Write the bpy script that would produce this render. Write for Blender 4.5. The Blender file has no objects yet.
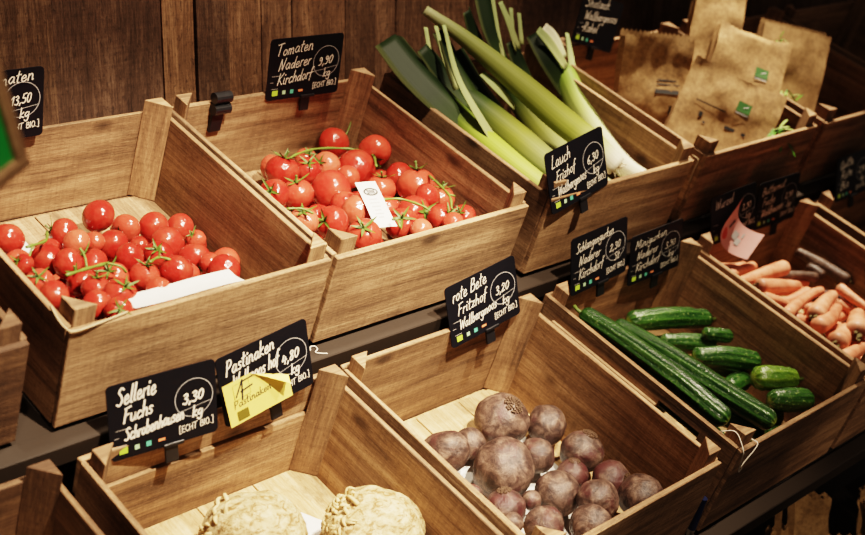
import bpy, bmesh, math, random
from mathutils import Vector, Matrix, Euler, noise
rnd = random.Random(7)
scene = bpy.context.scene
col = scene.collection
PI = math.pi

# ------------------------------------------------------------------ helpers
def link(o, parent=None):
    col.objects.link(o)
    if parent is not None:
        o.parent = parent
    return o

def tag(o, label, cat, group=None, kind=None):
    o['label'] = label; o['category'] = cat
    if group: o['group'] = group
    if kind: o['kind'] = kind
    return o

def empty(name, loc=(0, 0, 0), mat=None):
    o = bpy.data.objects.new(name, None)
    o.empty_display_size = .02
    if mat is not None: o.matrix_world = mat
    else: o.location = loc
    return link(o)

def mesh_obj(name, me, mat=None, parent=None):
    o = bpy.data.objects.new(name, me)
    if mat is not None and not me.materials:
        me.materials.append(mat)
    return link(o, parent)

def smooth(me):
    me.polygons.foreach_set('use_smooth', [True] * len(me.polygons)); return me

def pyd(name, v, f, uv=None, cols=None, sm=False):
    me = bpy.data.meshes.new(name)
    me.from_pydata([tuple(p) for p in v], [], f); me.update()
    if uv:
        l = me.uv_layers.new(name='UVMap')
        for p in me.polygons:
            for li in p.loop_indices:
                l.data[li].uv = uv[me.loops[li].vertex_index]
    if cols:
        a = me.color_attributes.new('Col', 'FLOAT_COLOR', 'POINT')
        for i, c in enumerate(cols): a.data[i].color = (c[0], c[1], c[2], 1)
    if sm: smooth(me)
    return me

def board_mesh(name, boxes, grain, bev=.0012, prism=None, jit=0.0):
    """boxes: list of (lo, hi); grain axis index; uv in metres with u along the grain"""
    bm = bmesh.new()
    for lo, hi in boxes:
        vs = [bm.verts.new((x, y, z)) for x in (lo[0], hi[0]) for y in (lo[1], hi[1]) for z in (lo[2], hi[2])]
        for q in ((0, 1, 3, 2), (4, 6, 7, 5), (0, 4, 5, 1), (2, 3, 7, 6), (0, 2, 6, 4), (1, 5, 7, 3)):
            bm.faces.new([vs[i] for i in q])
    if prism:
        (a, b, c), z0, z1 = prism
        lo = [bm.verts.new((p[0], p[1], z0)) for p in (a, b, c)]
        hi = [bm.verts.new((p[0], p[1], z1)) for p in (a, b, c)]
        bm.faces.new(lo); bm.faces.new(hi)
        for i in range(3):
            j = (i + 1) % 3; bm.faces.new((lo[i], lo[j], hi[j], hi[i]))
    if jit:
        for v in bm.verts: v.co += Vector((rnd.uniform(-jit, jit), rnd.uniform(-jit, jit), rnd.uniform(-jit, jit)))
    bmesh.ops.recalc_face_normals(bm, faces=bm.faces)
    if bev:
        bmesh.ops.bevel(bm, geom=list(bm.edges), offset=bev, segments=1, affect='EDGES', clamp_overlap=True)
    uvl = bm.loops.layers.uv.new('UVMap')
    ou, ov = rnd.uniform(0, 40), rnd.uniform(0, 40)
    for f in bm.faces:
        n = [abs(x) for x in f.normal]; a = n.index(max(n))
        for l in f.loops:
            c = l.vert.co
            if a == grain:
                o = [i for i in range(3) if i != a]; u, v = c[o[0]] * .15, c[o[1]]
            else:
                o = [i for i in range(3) if i not in (a, grain)][0]; u, v = c[grain], c[o] + .31 * a
            l[uvl].uv = (u + ou, v + ov)
    me = bpy.data.meshes.new(name); bm.to_mesh(me); bm.free()
    return me

def cr(pts, n=6):
    """Catmull-Rom resample of tuples of any dimension"""
    if len(pts) < 3:
        out = []
        for i in range(n + 1):
            t = i / n; out.append(tuple(a + (b - a) * t for a, b in zip(pts[0], pts[-1])))
        return out
    P = [tuple(2 * a - b for a, b in zip(pts[0], pts[1]))] + list(pts) + [tuple(2 * a - b for a, b in zip(pts[-1], pts[-2]))]
    out = []
    for i in range(1, len(P) - 2):
        for k in range(n):
            t = k / n; t2 = t * t; t3 = t2 * t
            out.append(tuple(.5 * (2 * b + (c - a) * t + (2 * a - 5 * b + 4 * c - d) * t2 + (3 * b - a - 3 * c + d) * t3)
                             for a, b, c, d in zip(P[i - 1], P[i], P[i + 1], P[i + 2])))
    out.append(tuple(pts[-1]))
    return out

def frames(C):
    T = []
    for i in range(len(C)):
        a = C[max(i - 1, 0)]; b = C[min(i + 1, len(C) - 1)]
        T.append((b - a).normalized())
    up = Vector((0, 0, 1)) if abs(T[0].z) < .9 else Vector((1, 0, 0))
    N = (up - T[0] * up.dot(T[0])).normalized(); F = []
    for t in T:
        N = (N - t * N.dot(t)).normalized(); F.append((t, N, t.cross(N)))
    return F

def tube(pts, rad, seg=12, prof=None, cap=True):
    """pts vectors, rad list; prof(theta, t)->radius factor. returns v,f,uv"""
    C = [Vector(p) for p in pts]; F = frames(C); v, f, uv = [], [], []
    n = len(C); L = [0]
    for i in range(1, n): L.append(L[-1] + (C[i] - C[i - 1]).length)
    for i in range(n):
        for k in range(seg):
            th = 2 * PI * k / seg
            r = rad[i] * (prof(th, L[i] / L[-1]) if prof else 1)
            v.append(C[i] + F[i][1] * (r * math.cos(th)) + F[i][2] * (r * math.sin(th)))
            uv.append((k / seg, L[i]))
    for i in range(n - 1):
        for k in range(seg):
            k2 = (k + 1) % seg
            f.append((i * seg + k, i * seg + k2, (i + 1) * seg + k2, (i + 1) * seg + k))
    if cap:
        f.append(tuple(range(seg - 1, -1, -1))); f.append(tuple(range((n - 1) * seg, n * seg)))
    return v, f, uv

def capsule(pts, r0, n=6, ends=6, taper=None, blunt=.8):
    """rounded ended sweep through pts with radius r0*taper(t): list of points and radii"""
    C = [Vector(p) for p in cr(pts, n)]
    L = [0]
    for i in range(1, len(C)): L.append(L[-1] + (C[i] - C[i - 1]).length)
    tot = L[-1]; tp = taper or (lambda t: 1)
    P, R = [], []
    d0 = (C[0] - C[1]).normalized(); d1 = (C[-1] - C[-2]).normalized()
    for k in range(ends):
        a = PI / 2 * (k + .25) / ends
        P.append(C[0] + d0 * (r0 * tp(0) * blunt * math.cos(a))); R.append(r0 * tp(0) * math.sin(a))
    for c, l in zip(C, L): P.append(c); R.append(r0 * tp(l / tot))
    for k in range(ends):
        a = PI / 2 * (k + .75) / ends
        P.append(C[-1] + d1 * (r0 * tp(1) * blunt * math.sin(a))); R.append(max(r0 * tp(1) * math.cos(a), .0004))
    return P, R

class Soup:
    def __init__(s): s.v, s.f, s.uv, s.c = [], [], [], []
    def add(s, v, f, uv=None, c=None):
        o = len(s.v); s.v += [tuple(p) for p in v]; s.f += [tuple(i + o for i in q) for q in f]
        s.uv += uv or [(0, 0)] * len(v); s.c += c or [(1, 1, 1)] * len(v)
    def mesh(s, name, sm=False): return pyd(name, s.v, s.f, s.uv, s.c, sm)

# ------------------------------------------------------------------ node materials
class NT:
    def __init__(s, name):
        s.m = bpy.data.materials.new(name); s.m.use_nodes = True
        s.t = s.m.node_tree; s.n = s.t.nodes; s.b = s.n['Principled BSDF']
    def new(s, t, **k):
        x = s.n.new(t)
        for a, b in k.items(): setattr(x, a, b)
        return x
    def l(s, a, b): s.t.links.new(a, b)
    def ramp(s, fac, stops):
        r = s.new('ShaderNodeValToRGB'); e = r.color_ramp.elements
        while len(e) < len(stops): e.new(.5)
        for q, (p, c) in zip(e, stops): q.position = p; q.color = (*c, 1)
        s.l(fac, r.inputs[0]); return r.outputs[0]
    def noise(s, vec, scale, detail=4, rough=.55, dist=0):
        x = s.new('ShaderNodeTexNoise'); x.inputs['Scale'].default_value = scale
        x.inputs['Detail'].default_value = detail; x.inputs['Roughness'].default_value = rough
        x.inputs['Distortion'].default_value = dist
        s.l(vec, x.inputs['Vector']); return x.outputs['Fac']
    def map(s, vec, scale, loc=(0, 0, 0)):
        x = s.new('ShaderNodeMapping'); x.inputs['Scale'].default_value = scale; x.inputs['Location'].default_value = loc
        s.l(vec, x.inputs['Vector']); return x.outputs[0]
    def math(s, op, a, b):
        x = s.new('ShaderNodeMath', operation=op)
        for i, q in enumerate((a, b)):
            if isinstance(q, (int, float)): x.inputs[i].default_value = q
            else: s.l(q, x.inputs[i])
        return x.outputs[0]
    def mix(s, fac, a, b, mode='MIX'):
        x = s.new('ShaderNodeMix', data_type='RGBA', blend_type=mode)
        for i, q in ((0, fac), (6, a), (7, b)):
            if isinstance(q, (int, float)): x.inputs[i].default_value = q
            elif isinstance(q, tuple): x.inputs[i].default_value = (*q, 1)
            else: s.l(q, x.inputs[i])
        return x.outputs[2]
    def bump(s, h, strength=.3, dist=.002):
        x = s.new('ShaderNodeBump'); x.inputs['Strength'].default_value = strength; x.inputs['Distance'].default_value = dist
        s.l(h, x.inputs['Height']); s.l(x.outputs[0], s.b.inputs['Normal'])
    def base(s, c):
        if isinstance(c, tuple): s.b.inputs['Base Color'].default_value = (*c, 1)
        else: s.l(c, s.b.inputs['Base Color'])
    def rough(s, r):
        if isinstance(r, (int, float)): s.b.inputs['Roughness'].default_value = r
        else: s.l(r, s.b.inputs['Roughness'])
    def uv(s): return s.new('ShaderNodeTexCoord').outputs['UV']
    def obj(s): return s.new('ShaderNodeTexCoord').outputs['Object']
    def rand(s): return s.new('ShaderNodeObjectInfo').outputs['Random']

def wood(name, c_dark, c_mid, c_light, stain=.5, saw=.35, old=False, var=.5):
    n = NT(name); uv = n.uv()
    g1 = n.noise(n.map(uv, (2.2, 38, 1)), 1.0, 6, .6, .6)        # broad grain bands
    g2 = n.noise(n.map(uv, (10, 260, 1)), 1.0, 4, .6)            # fine fibres
    bl = n.noise(n.map(uv, (5, 11, 1)), 1.0, 4, .6, .4)          # blotches
    sw = n.noise(n.map(uv, (150, 9, 1)), 1.0, 3, .6, 1.2)         # saw marks across
    g = n.math('ADD', n.math('MULTIPLY', g1, .50), n.math('ADD', n.math('MULTIPLY', g2, .26), n.math('MULTIPLY', bl, .24)))
    c = n.ramp(g, [(.36, c_dark), (.5, c_mid), (.63, c_light)])
    st = n.noise(n.map(uv, (3.1, 6.5, 1), (3, 7, 0)), 1.0, 6, .7, 1.2)
    c = n.mix(n.ramp(st, [(.56, (0, 0, 0)), (.72, (stain,) * 3)]), c, tuple(x * .42 for x in c_dark), 'MIX')
    fk = n.noise(n.map(uv, (95, 330, 1), (1, 5, 0)), 1.0, 4, .7, .3)
    c = n.mix(n.ramp(fk, [(.55, (0, 0, 0)), (.70, (.62,) * 3)]), c, tuple(x * .6 for x in c_dark))
    c = n.mix(n.ramp(fk, [(.28, (.45,) * 3), (.42, (0, 0, 0))]), c, tuple(min(1, x * 1.25) for x in c_light))
    vo = n.new('ShaderNodeTexVoronoi'); vo.inputs['Scale'].default_value = 1.0
    n.l(n.map(uv, (4.6, 9.5, 1)), vo.inputs['Vector'])
    c = n.mix(n.ramp(vo.outputs['Distance'], [(.05, (.75,) * 3), (.14, (0, 0, 0))]), c, tuple(x * .35 for x in c_dark))
    c = n.mix(n.math('MULTIPLY', n.ramp(sw, [(.45, (0, 0, 0)), (.62, (1, 1, 1))]), saw * .55), c, tuple(x * .7 for x in c_dark))
    r = n.rand()
    c = n.mix(1.0, c, n.ramp(r, [(0, (1 - .42 * var, 1 - .46 * var, 1 - .5 * var)), (.5, (1, 1, 1)), (1, (1 + .12 * var, 1 + .1 * var, 1 + .05 * var))]), 'MULTIPLY')
    n.base(c); n.rough(.72 if not old else .82)
    n.b.inputs['Specular IOR Level'].default_value = .3
    h = n.math('ADD', n.math('MULTIPLY', g2, .5), n.math('ADD', n.math('MULTIPLY', sw, saw * .6), n.math('ADD', n.math('MULTIPLY', fk, .7), n.math('MULTIPLY', g1, .8))))
    n.bump(h, .5, .0025)
    return n.m

def flat(name, c, r=.5, spec=.5, metal=0.0, var=0):
    n = NT(name); o = n.obj()
    q = n.noise(o, 60, 4, .6)
    n.base(n.mix(n.math('MULTIPLY', q, .5), c, tuple(x * .7 for x in c)))
    n.rough(n.math('ADD', n.math('MULTIPLY', q, .2), r - .1)); n.b.inputs['Specular IOR Level'].default_value = spec
    n.b.inputs['Metallic'].default_value = metal
    n.bump(q, .08, .001)
    return n.m

M = {}
M['wood'] = wood('crate_oak', (.088, .052, .032), (.275, .163, .092), (.49, .312, .182))
M['lightwood'] = wood('crate_floor_wood', (.24, .14, .065), (.44, .285, .145), (.60, .43, .25), stain=.85, saw=.1, var=.3)
M['shadewood'] = wood('shaded_crate_oak', (.035, .019, .012), (.095, .052, .030), (.19, .110, .060))  # crate oak with shade painted into its colour, for the two leftmost crates
def wall_material():
    n = NT('old_barn_boards'); uv = n.uv()
    at = n.new('ShaderNodeVertexColor', layer_name='Col').outputs[0]
    g1 = n.noise(n.map(uv, (2.4, 19, 1)), 1.0, 8, .72, 1.4); g2 = n.noise(n.map(uv, (12, 230, 1)), 1.0, 5, .7)
    bl = n.noise(n.map(uv, (6, 9, 1)), 1.0, 8, .85, .8); sw = n.noise(n.map(uv, (95, 5, 1)), 1.0, 3, .6, 1.5); fk = n.noise(n.map(uv, (60, 130, 1)), 1.0, 5, .8, .4)
    g = n.math('ADD', n.math('MULTIPLY', g1, .34), n.math('ADD', n.math('MULTIPLY', g2, .24), n.math('ADD', n.math('MULTIPLY', bl, .34), n.math('MULTIPLY', sw, .08))))
    c = n.ramp(g, [(.36, (.026, .016, .012)), (.50, (.120, .068, .043)), (.66, (.36, .225, .145))])
    c = n.mix(1.0, c, at, 'MULTIPLY')
    c = n.mix(n.ramp(bl, [(.54, (0, 0, 0)), (.70, (.85,) * 3)]), c, (.020, .013, .011))
    c = n.mix(n.ramp(fk, [(.52, (0, 0, 0)), (.68, (.8,) * 3)]), c, (.018, .011, .009))
    n.base(c); n.rough(.85); n.b.inputs['Specular IOR Level'].default_value = .25
    n.bump(n.math('ADD', n.math('MULTIPLY', g2, .7), n.math('ADD', g1, n.math('MULTIPLY', fk, .6))), .8, .006)
    return n.m
M['wall'] = wall_material()
M['floor'] = flat('dark_shop_floor', (.035, .028, .024), .6)
M['steel'] = flat('black_steel', (.030, .022, .017), .55, .3)
M['black'] = flat('black_plastic', (.010, .010, .012), .38, .5)
M['card'] = flat('black_chalk_card', (.006, .006, .009), .5, .2)
M['chalk'] = flat('cream_chalk_pen', (.82, .74, .62), .6)
M['grey'] = flat('grey_print', (.33, .31, .29), .6)
M['ring'] = flat('grey_ring_print', (.42, .41, .40), .6)
M['lime'] = flat('lime_print', (.38, .55, .06), .6)
M['pale'] = flat('pale_green_print', (.40, .58, .36), .6)
M['teal'] = flat('teal_print', (.10, .42, .30), .6)
M['orange'] = flat('orange_print', (.75, .27, .12), .6)
M['paper'] = flat('white_paper', (.66, .645, .61), .7)
M['ink'] = flat('dark_ink', (.03, .028, .026), .6)
M['greyink'] = flat('pale_ink', (.42, .41, .40), .6)
M['yellow'] = flat('yellow_paper', (.85, .66, .16), .65)
M['olive'] = flat('olive_print', (.13, .10, .01), .65)
M['pink'] = flat('pink_paper', (.66, .35, .33), .65)
M['redink'] = flat('red_ink', (.55, .07, .06), .6)
M['green_board'] = flat('green_board', (.02, .33, .07), .45)
M['bag_green'] = flat('green_logo_ink', (.025, .10, .015), .6)
M['brass'] = flat('jute_twine', (.45, .33, .2), .8)
M['navy'] = flat('navy_plastic', (.010, .014, .045), .35)
M['silver'] = flat('brushed_silver', (.5, .48, .46), .35, .5, .8)
M['white_twine'] = flat('pale_twine', (.75, .68, .58), .8)

def tomato_material():
    n = NT('tomato_skin'); o = n.obj(); r = n.rand()
    q = n.noise(o, .9, 3)
    a = n.ramp(r, [(0, (.27, .017, .013)), (.4, (.35, .030, .021)), (.8, (.41, .052, .033)), (1, (.46, .095, .058))])
    n.base(n.mix(n.ramp(q, [(.45, (0, 0, 0)), (.75, (.25,) * 3)]), a, (.50, .13, .075)))
    n.rough(.18); n.b.inputs['Specular IOR Level'].default_value = .55
    n.b.inputs['Subsurface Weight'].default_value = .12
    n.b.inputs['Subsurface Radius'].default_value = (.012, .003, .002)
    n.b.inputs['Subsurface Scale'].default_value = .6
    n.bump(n.noise(o, 1.2, 2), .12, .05)
    return n.m
M['tomato'] = tomato_material()
def leafy(name, a, b, r=.5):
    n = NT(name); q = n.noise(n.obj(), 80, 4); n.base(n.mix(q, a, b)); n.rough(r); n.bump(q, .3, .001); return n.m
M['calyx'] = leafy('tomato_calyx', (.030, .055, .008), (.10, .14, .025))
M['stem'] = leafy('vine_stem', (.055, .09, .015), (.14, .19, .04))

def beet_material():
    n = NT('beet_skin'); o = n.obj(); r = n.rand()
    a = n.noise(o, 42, 8, .75, .5); b = n.noise(n.map(o, (1, 1, 1.8), (5, 2, 1)), 16, 6, .65, .5); c = n.noise(o, 260, 3, .7)
    k = n.ramp(a, [(.34, (.015, .008, .007)), (.46, (.055, .031, .025)), (.58, (.135, .084, .064)), (.74, (.28, .19, .142))])
    k = n.mix(n.ramp(n.math('ADD', b, n.math('MULTIPLY', r, .16)), [(.57, (0, 0, 0)), (.70, (.75,) * 3)]), k, (.060, .013, .016))
    k = n.mix(n.ramp(c, [(.58, (0, 0, 0)), (.7, (.45,) * 3)]), k, (.035, .018, .014))
    n.base(k); n.rough(.48); n.bump(n.math('ADD', a, n.math('MULTIPLY', c, .3)), .6, .004); return n.m
M['beet'] = beet_material()
M['beetcrown'] = leafy('beet_crown', (.055, .03, .018), (.13, .075, .045), .8)
def celeriac_material():
    n = NT('celeriac_skin'); o = n.obj()
    a = n.noise(o, 60, 8, .7, .8); b = n.noise(n.map(o, (1, 1, 2.4), (3, 1, 2)), 48, 6, .7, 1.2)
    k = n.ramp(a, [(.34, (.15, .08, .028)), (.46, (.44, .31, .155)), (.60, (.60, .46, .27))])
    k = n.mix(n.ramp(b, [(.53, (0, 0, 0)), (.60, (.9,) * 3)]), k, (.20, .105, .034))
    n.base(k); n.rough(.7); n.bump(n.math('ADD', a, b), .7, .004); return n.m
M['celeriac'] = celeriac_material()
M['rootlet'] = leafy('rootlet', (.42, .28, .12), (.66, .50, .28), .7)

def cucumber_material(name, dark, light, streak):
    n = NT(name); uv = n.uv(); o = n.obj()
    s = n.noise(n.map(uv, (16, 9, 1)), 1.0, 3, .6, .2); p = n.noise(o, 190, 2)
    k = n.ramp(s, [(.40, dark), (.62, tuple((a + b) / 2 for a, b in zip(dark, light))), (.78, light)])
    at = n.new('ShaderNodeVertexColor', layer_name='Col').outputs[0]
    sx = n.new('ShaderNodeSeparateXYZ'); n.l(uv, sx.inputs[0])
    st = n.math('SINE', n.math('ADD', n.math('MULTIPLY', sx.outputs[0], 2 * PI * 9), n.math('MULTIPLY', sx.outputs[1], 9)), 0)
    k = n.mix(n.math('MULTIPLY', n.ramp(st, [(.55, (0, 0, 0)), (1.0, (1, 1, 1))]), n.math('ADD', n.math('MULTIPLY', s, .9), -.08)), k, tuple(min(1, q * 1.35) for q in light))
    k = n.mix(at, k, (.30, .38, .06))
    k = n.mix(n.ramp(p, [(.60, (0, 0, 0)), (.72, (streak,) * 3)]), k, (.26, .34, .12))
    n.base(k); n.rough(.30); n.b.inputs['Specular IOR Level'].default_value = .55
    n.bump(n.math('ADD', n.math('MULTIPLY', st, .25), n.math('ADD', s, n.math('MULTIPLY', p, .9))), .55, .0035); return n.m
M['cucumber'] = cucumber_material('snake_cucumber_skin', (.004, .022, .004), (.045, .110, .022), .25)
M['mini'] = cucumber_material('mini_cucumber_skin', (.006, .030, .005), (.04, .105, .016), .5)
M['minilight'] = cucumber_material('light_mini_cucumber_skin', (.035, .085, .008), (.13, .20, .025), .45)

def carrot_material(name, lo, mid, hi, ring):
    n = NT(name); uv = n.uv(); o = n.obj(); r = n.rand()
    s = n.noise(n.map(uv, (1.5, 170, 1)), 1.0, 3, .6, .3); q = n.noise(o, 30, 5, .65)
    k = n.ramp(n.math('ADD', n.math('MULTIPLY', q, .75), n.math('MULTIPLY', s, .25)), [(.34, lo), (.5, mid), (.68, hi)])
    k = n.mix(n.math('MULTIPLY', r, .35), k, lo)
    at = n.new('ShaderNodeVertexColor', layer_name='Col').outputs[0]
    k = n.mix(at, k, (.06, .035, .016))
    n.base(k); n.rough(.5); n.bump(s, ring, .002); return n.m
M['carrot'] = carrot_material('carrot_skin', (.42, .115, .06), (.68, .265, .155), (.80, .40, .265), .3)
M['darkcarrot'] = carrot_material('dark_root_skin', (.028, .016, .012), (.085, .048, .034), (.22, .14, .10), .5)
M['crown'] = leafy('carrot_crown', (.05, .03, .012), (.14, .12, .04), .8)
def leek_material(name):
    n = NT(name); uv = n.uv()
    at = n.new('ShaderNodeVertexColor', layer_name='Col').outputs[0]
    s = n.noise(n.map(uv, (46, 2.2, 1)), 1.0, 4, .6, .1)
    k = n.mix(n.ramp(s, [(.35, (.5,) * 3), (.65, (0, 0, 0))]), at, n.mix(1.0, at, (.55, .62, .5), 'MULTIPLY'))
    n.base(k); n.rough(.55); n.b.inputs['Specular IOR Level'].default_value = .2
    n.bump(s, .25, .001); return n.m
M['leek'] = leek_material('leek_fibres')
M['roots'] = leafy('leek_rootlets', (.5, .42, .28), (.72, .64, .48), .8)
def kraft():
    n = NT('kraft_paper'); o = n.obj(); r = n.rand()
    a = n.noise(o, 90, 8, .75, .3); b = n.noise(o, 14, 5, .6, .5)
    k = n.ramp(n.math('ADD', n.math('MULTIPLY', a, .7), n.math('MULTIPLY', b, .3)), [(.36, (.15, .085, .036)), (.5, (.30, .18, .08)), (.62, (.42, .265, .125))])
    n.base(n.mix(n.math('MULTIPLY', r, .3), k, (.27, .155, .07))); n.rough(.8); n.bump(a, .3, .002); return n.m
M['kraft'] = kraft()
M['sprout'] = leafy('green_leaves', (.03, .12, .012), (.10, .28, .03), .4)
M['sprout_pale'] = leafy('pale_leaf_tips', (.25, .42, .08), (.55, .65, .30), .4)

# ------------------------------------------------------------------ layout frames (crates stand on two tilted shelves)
TILT = .3664; W, D, TB, POST, QUP = .5, .5141, .0102, .038, .0292
HU, HL = .1843, .2103
XU = [-.56, 0.0, .5089, 1.0733, 1.6185, 2.16, 2.70]
XL = [-.535, .0087, .5316, 1.0904, 1.612, 2.165]
ct, st = math.cos(TILT), math.sin(TILT)
def crate_matrix(x, oy, oz):
    return Matrix(((1, 0, 0, x), (0, ct, -st, oy), (0, st, ct, oz), (0, 0, 0, 1)))
CM = {}
for i, x in enumerate(XU): CM['U%d' % i] = crate_matrix(x, 0, 0)
for i, x in enumerate(XL): CM['L%d' % i] = crate_matrix(x, -.4596, -.3904)
def at(c, p): return CM[c] @ Vector(p[:3])

# ------------------------------------------------------------------ setting
def build_wall():
    xs = [-1.9, -1.62, -1.33, -1.1, -.85, -.6, -.38, -.1, .13, .352, .592, .668, .748, .836, .917, 1.068, 1.16, 1.222, 1.337, 1.475, 1.72, 1.9, 2.04, 2.22, 2.48, 2.73, 3.0, 3.34, 3.6, 3.9, 4.2, 4.5]
    s = Soup(); r = random.Random(11)
    tone = {9: (.62, .60, .62), 10: (1.25, 1.15, 1.0), 11: (.62, .6, .6), 12: (1.15, 1.05, .95), 13: (1.0, .92, .85), 14: (1.15, 1.05, .95), 15: (.8, .75, .7)}
    for i in range(len(xs) - 1):
        x0, x1 = xs[i] + .0012, xs[i + 1] - .0012; y = .53 + r.uniform(-.006, .006)
        t = tone.get(i, tuple(k * q for k, q in zip((1.05, 1.0, .95), [r.uniform(.6, 1.15)] * 3)))
        ou, ov = r.uniform(0, 30), r.uniform(0, 30)
        nz = 14; z0, z1 = -1.0, 1.9
        v, uv = [], []
        for k in range(nz + 1):
            z = z0 + (z1 - z0) * k / nz; w = r.uniform(-.0012, .0012)
            v += [(x0 + w, y, z), (x1 + w, y, z), (x0 + w, y + .03, z), (x1 + w, y + .03, z)]
            uv += [(z + ou, x0 + ov), (z + ou, x1 + ov), (z + ou, x0 + ov), (z + ou, x1 + ov)]
        f = []
        for k in range(nz):
            a = 4 * k; b = a + 4
            f += [(a, a + 1, b + 1, b), (a + 1, a + 3, b + 3, b + 1), (a + 2, a, b, b + 2)]
        s.add(v, f, uv, [t] * len(v))
    o = mesh_obj('wall_back', s.mesh('wall_back'), M['wall']); o['kind'] = 'structure'
    bk = board_mesh('wall_core', [((-1.9, .562, -1.0), (4.5, .60, 1.9))], 2, 0)
    c = mesh_obj('wall_core', bk, M['floor'], o)
build_wall()
fl = mesh_obj('floor', board_mesh('floor', [((-3.5, -4.0, -1.05), (5.0, .6, -1.0))], 0, 0), M['floor']); fl['kind'] = 'structure'

# display rack: two tilted shelves with square front rails and legs
rack = empty('display_rack', (1.0, 0, -1.0))
tag(rack, 'black steel display rack with two tilted shelves carrying the wooden crates', 'rack')
def rack_part(name, key, boxes, mat='steel', bev=.002):
    m = CM[key]; me = board_mesh(name, boxes, 0, bev); me.transform(Matrix.Translation((-1.0, 0, 1.0)) @ m)
    return mesh_obj(name, me, M[mat], rack)
X0, X1 = -1.2, 2.9
rack_part('front_rail', 'U1', [((X0, -.037, -.044), (X1, -.002, -.004))])
rack_part('shelf_panel', 'U1', [((X0, .0, -.030), (X1, .50, -.012))])
rack_part('front_rail', 'L1', [((X0, -.037, -.072), (X1, -.002, -.030))])
rack_part('shelf_panel', 'L1', [((X0, .0, -.056), (X1, .45, -.038))])
for x in (-1.15, .86, 2.85):
    for y, z in ((.44, .12), (-.47, -.47)):
        me = board_mesh('leg', [((x - .02 - 1.0, y - .02, 0), (x + .02 - 1.0, y + .02, z + 1.0 - .0))], 2, .002)
        mesh_obj('leg', me, M['steel'], rack)

# ------------------------------------------------------------------ crates
def crate(key, label, group, slot_left=False, two_slats=False, slot_right=False):
    low = key[0] == 'L'
    H = HU; z0 = -(HL - HU) if low else 0.0
    e = empty('wooden_crate', mat=CM[key]); tag(e, label, 'crate', group)
    J = .0012; WM = M['shadewood'] if key in ('U0', 'L0') else M['wood']; FM = M['lightwood'] if low else M['wood']
    mesh_obj('front_board', board_mesh('front_board', [((TB * .0 + .002, 0, z0), (W - .002, TB, H - .001))], 0, .0014, jit=J), WM, e)
    if two_slats:
        mesh_obj('back_board', board_mesh('back_board', [((.002, D - TB, .113), (W - .002, D, H))], 0, .0014, jit=J), WM, e)
        mesh_obj('back_board', board_mesh('back_board', [((TB + .001, D - TB - .007, z0), (W - TB - .001, D - .001, .112))], 0, .0014, jit=J), WM, e)
    else:
        mesh_obj('back_board', board_mesh('back_board', [((.002, D - TB, z0), (W - .002, D, H))], 0, .0014, jit=J), WM, e)
    for s in (0, 1):
        a, b = (0, TB) if s == 0 else (W - TB, W)
        y0, y1 = TB + .0004, D - TB - .0004
        if (slot_left and s == 0) or (slot_right and s == 1):
            v0, v1, w0, w1 = .088, .190, .126, .158
            bx = [((a, y0, w1), (b, y1, H)), ((a, y0, z0), (b, y1, w0)), ((a, y0, w0), (b, v0, w1)), ((a, v1, w0), (b, y1, w1))]
            o = mesh_obj('side_board', board_mesh('side_board', bx, 1, 0), WM, e)
        else:
            o = mesh_obj('side_board', board_mesh('side_board', [((a, y0, z0), (b, y1, H + .0005))], 1, .0014, jit=J), WM, e)
    bt = mesh_obj('bottom_board', board_mesh('bottom_board', [((TB + .0005, TB + .0005 + k * (D - 2 * TB) / 1, z0 - .008), (W / 4 * 0 + W - TB - .0005, D - TB - .0005, z0 + .001)) for k in (0,)], 1, 0), FM, e)
    g = board_mesh('floor_slats', [((TB + .001 + q * (W - 2 * TB) / 4 + .0012, TB + .001, z0 + .001), (TB + .001 + (q + 1) * (W - 2 * TB) / 4 - .0018, D - TB - .008, z0 + .005)) for q in range(4)], 1, .001)
    mesh_obj('floor_slats', g, FM, e)
    G = .0006
    for su, ev in ((0, 0), (1, 0), (0, 1), (1, 1)):
        cx = TB + G if su == 0 else W - TB - G; cy = TB + G if ev == 0 else D - TB - G
        if two_slats and ev == 1: cy -= .007
        du = POST if su == 0 else -POST; dv = POST if ev == 0 else -POST
        jq = rnd.uniform(-.002, .002)
        mesh_obj('corner_post', board_mesh('corner_post', [], 2, .0012, prism=(((cx, cy), (cx + du, cy), (cx, cy + dv)), z0 + .006, H + QUP + jq)), WM, e)
    return e
gu, gl = 'wooden crates on the upper shelf', 'wooden crates on the lower shelf'
crate('U0', 'shaded empty wooden crate cut off at the left edge, beside the left tomato crate', gu)
crate('U1', 'wooden crate of tomatoes on the upper shelf, under the 13,50 price card', gu)
crate('U2', 'wooden crate of tomatoes on the upper shelf, under the 9,90 price card', gu)
crate('U3', 'wooden crate holding the leeks on the upper shelf', gu)
crate('U4', 'wooden crate holding the brown paper bags on the upper shelf', gu)
crate('U5', 'dark wooden crate on the upper shelf just right of the paper bags', gu)
crate('U6', 'wooden crate at the far right end of the upper shelf', gu)
crate('L0', 'shaded wooden crate in the bottom left corner, left of the celeriac crate', gl)
crate('L1', 'wooden crate holding two celeriac bulbs on the lower shelf', gl, two_slats=True)
crate('L2', 'wooden crate of beetroots on the lower shelf', gl)
crate('L3', 'wooden crate of cucumbers on the lower shelf, dark hand slot in its side', gl, slot_left=True)
crate('L4', 'wooden crate of pale carrots and dark roots on the lower shelf', gl)
crate('L5', 'wooden crate at the far right of the lower shelf beyond the carrots', gl)
# thin lath leaning in the gap between beetroot and cucumber crates
lm = board_mesh('lath', [((-.009, .19, .125), (-.001, .47, .150))], 1, .001); lm.transform(CM['L3'])
tag(mesh_obj('wooden_lath', lm, M['wood']), 'thin wooden lath wedged between the beetroot crate and the cucumber crate', 'lath')

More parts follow.
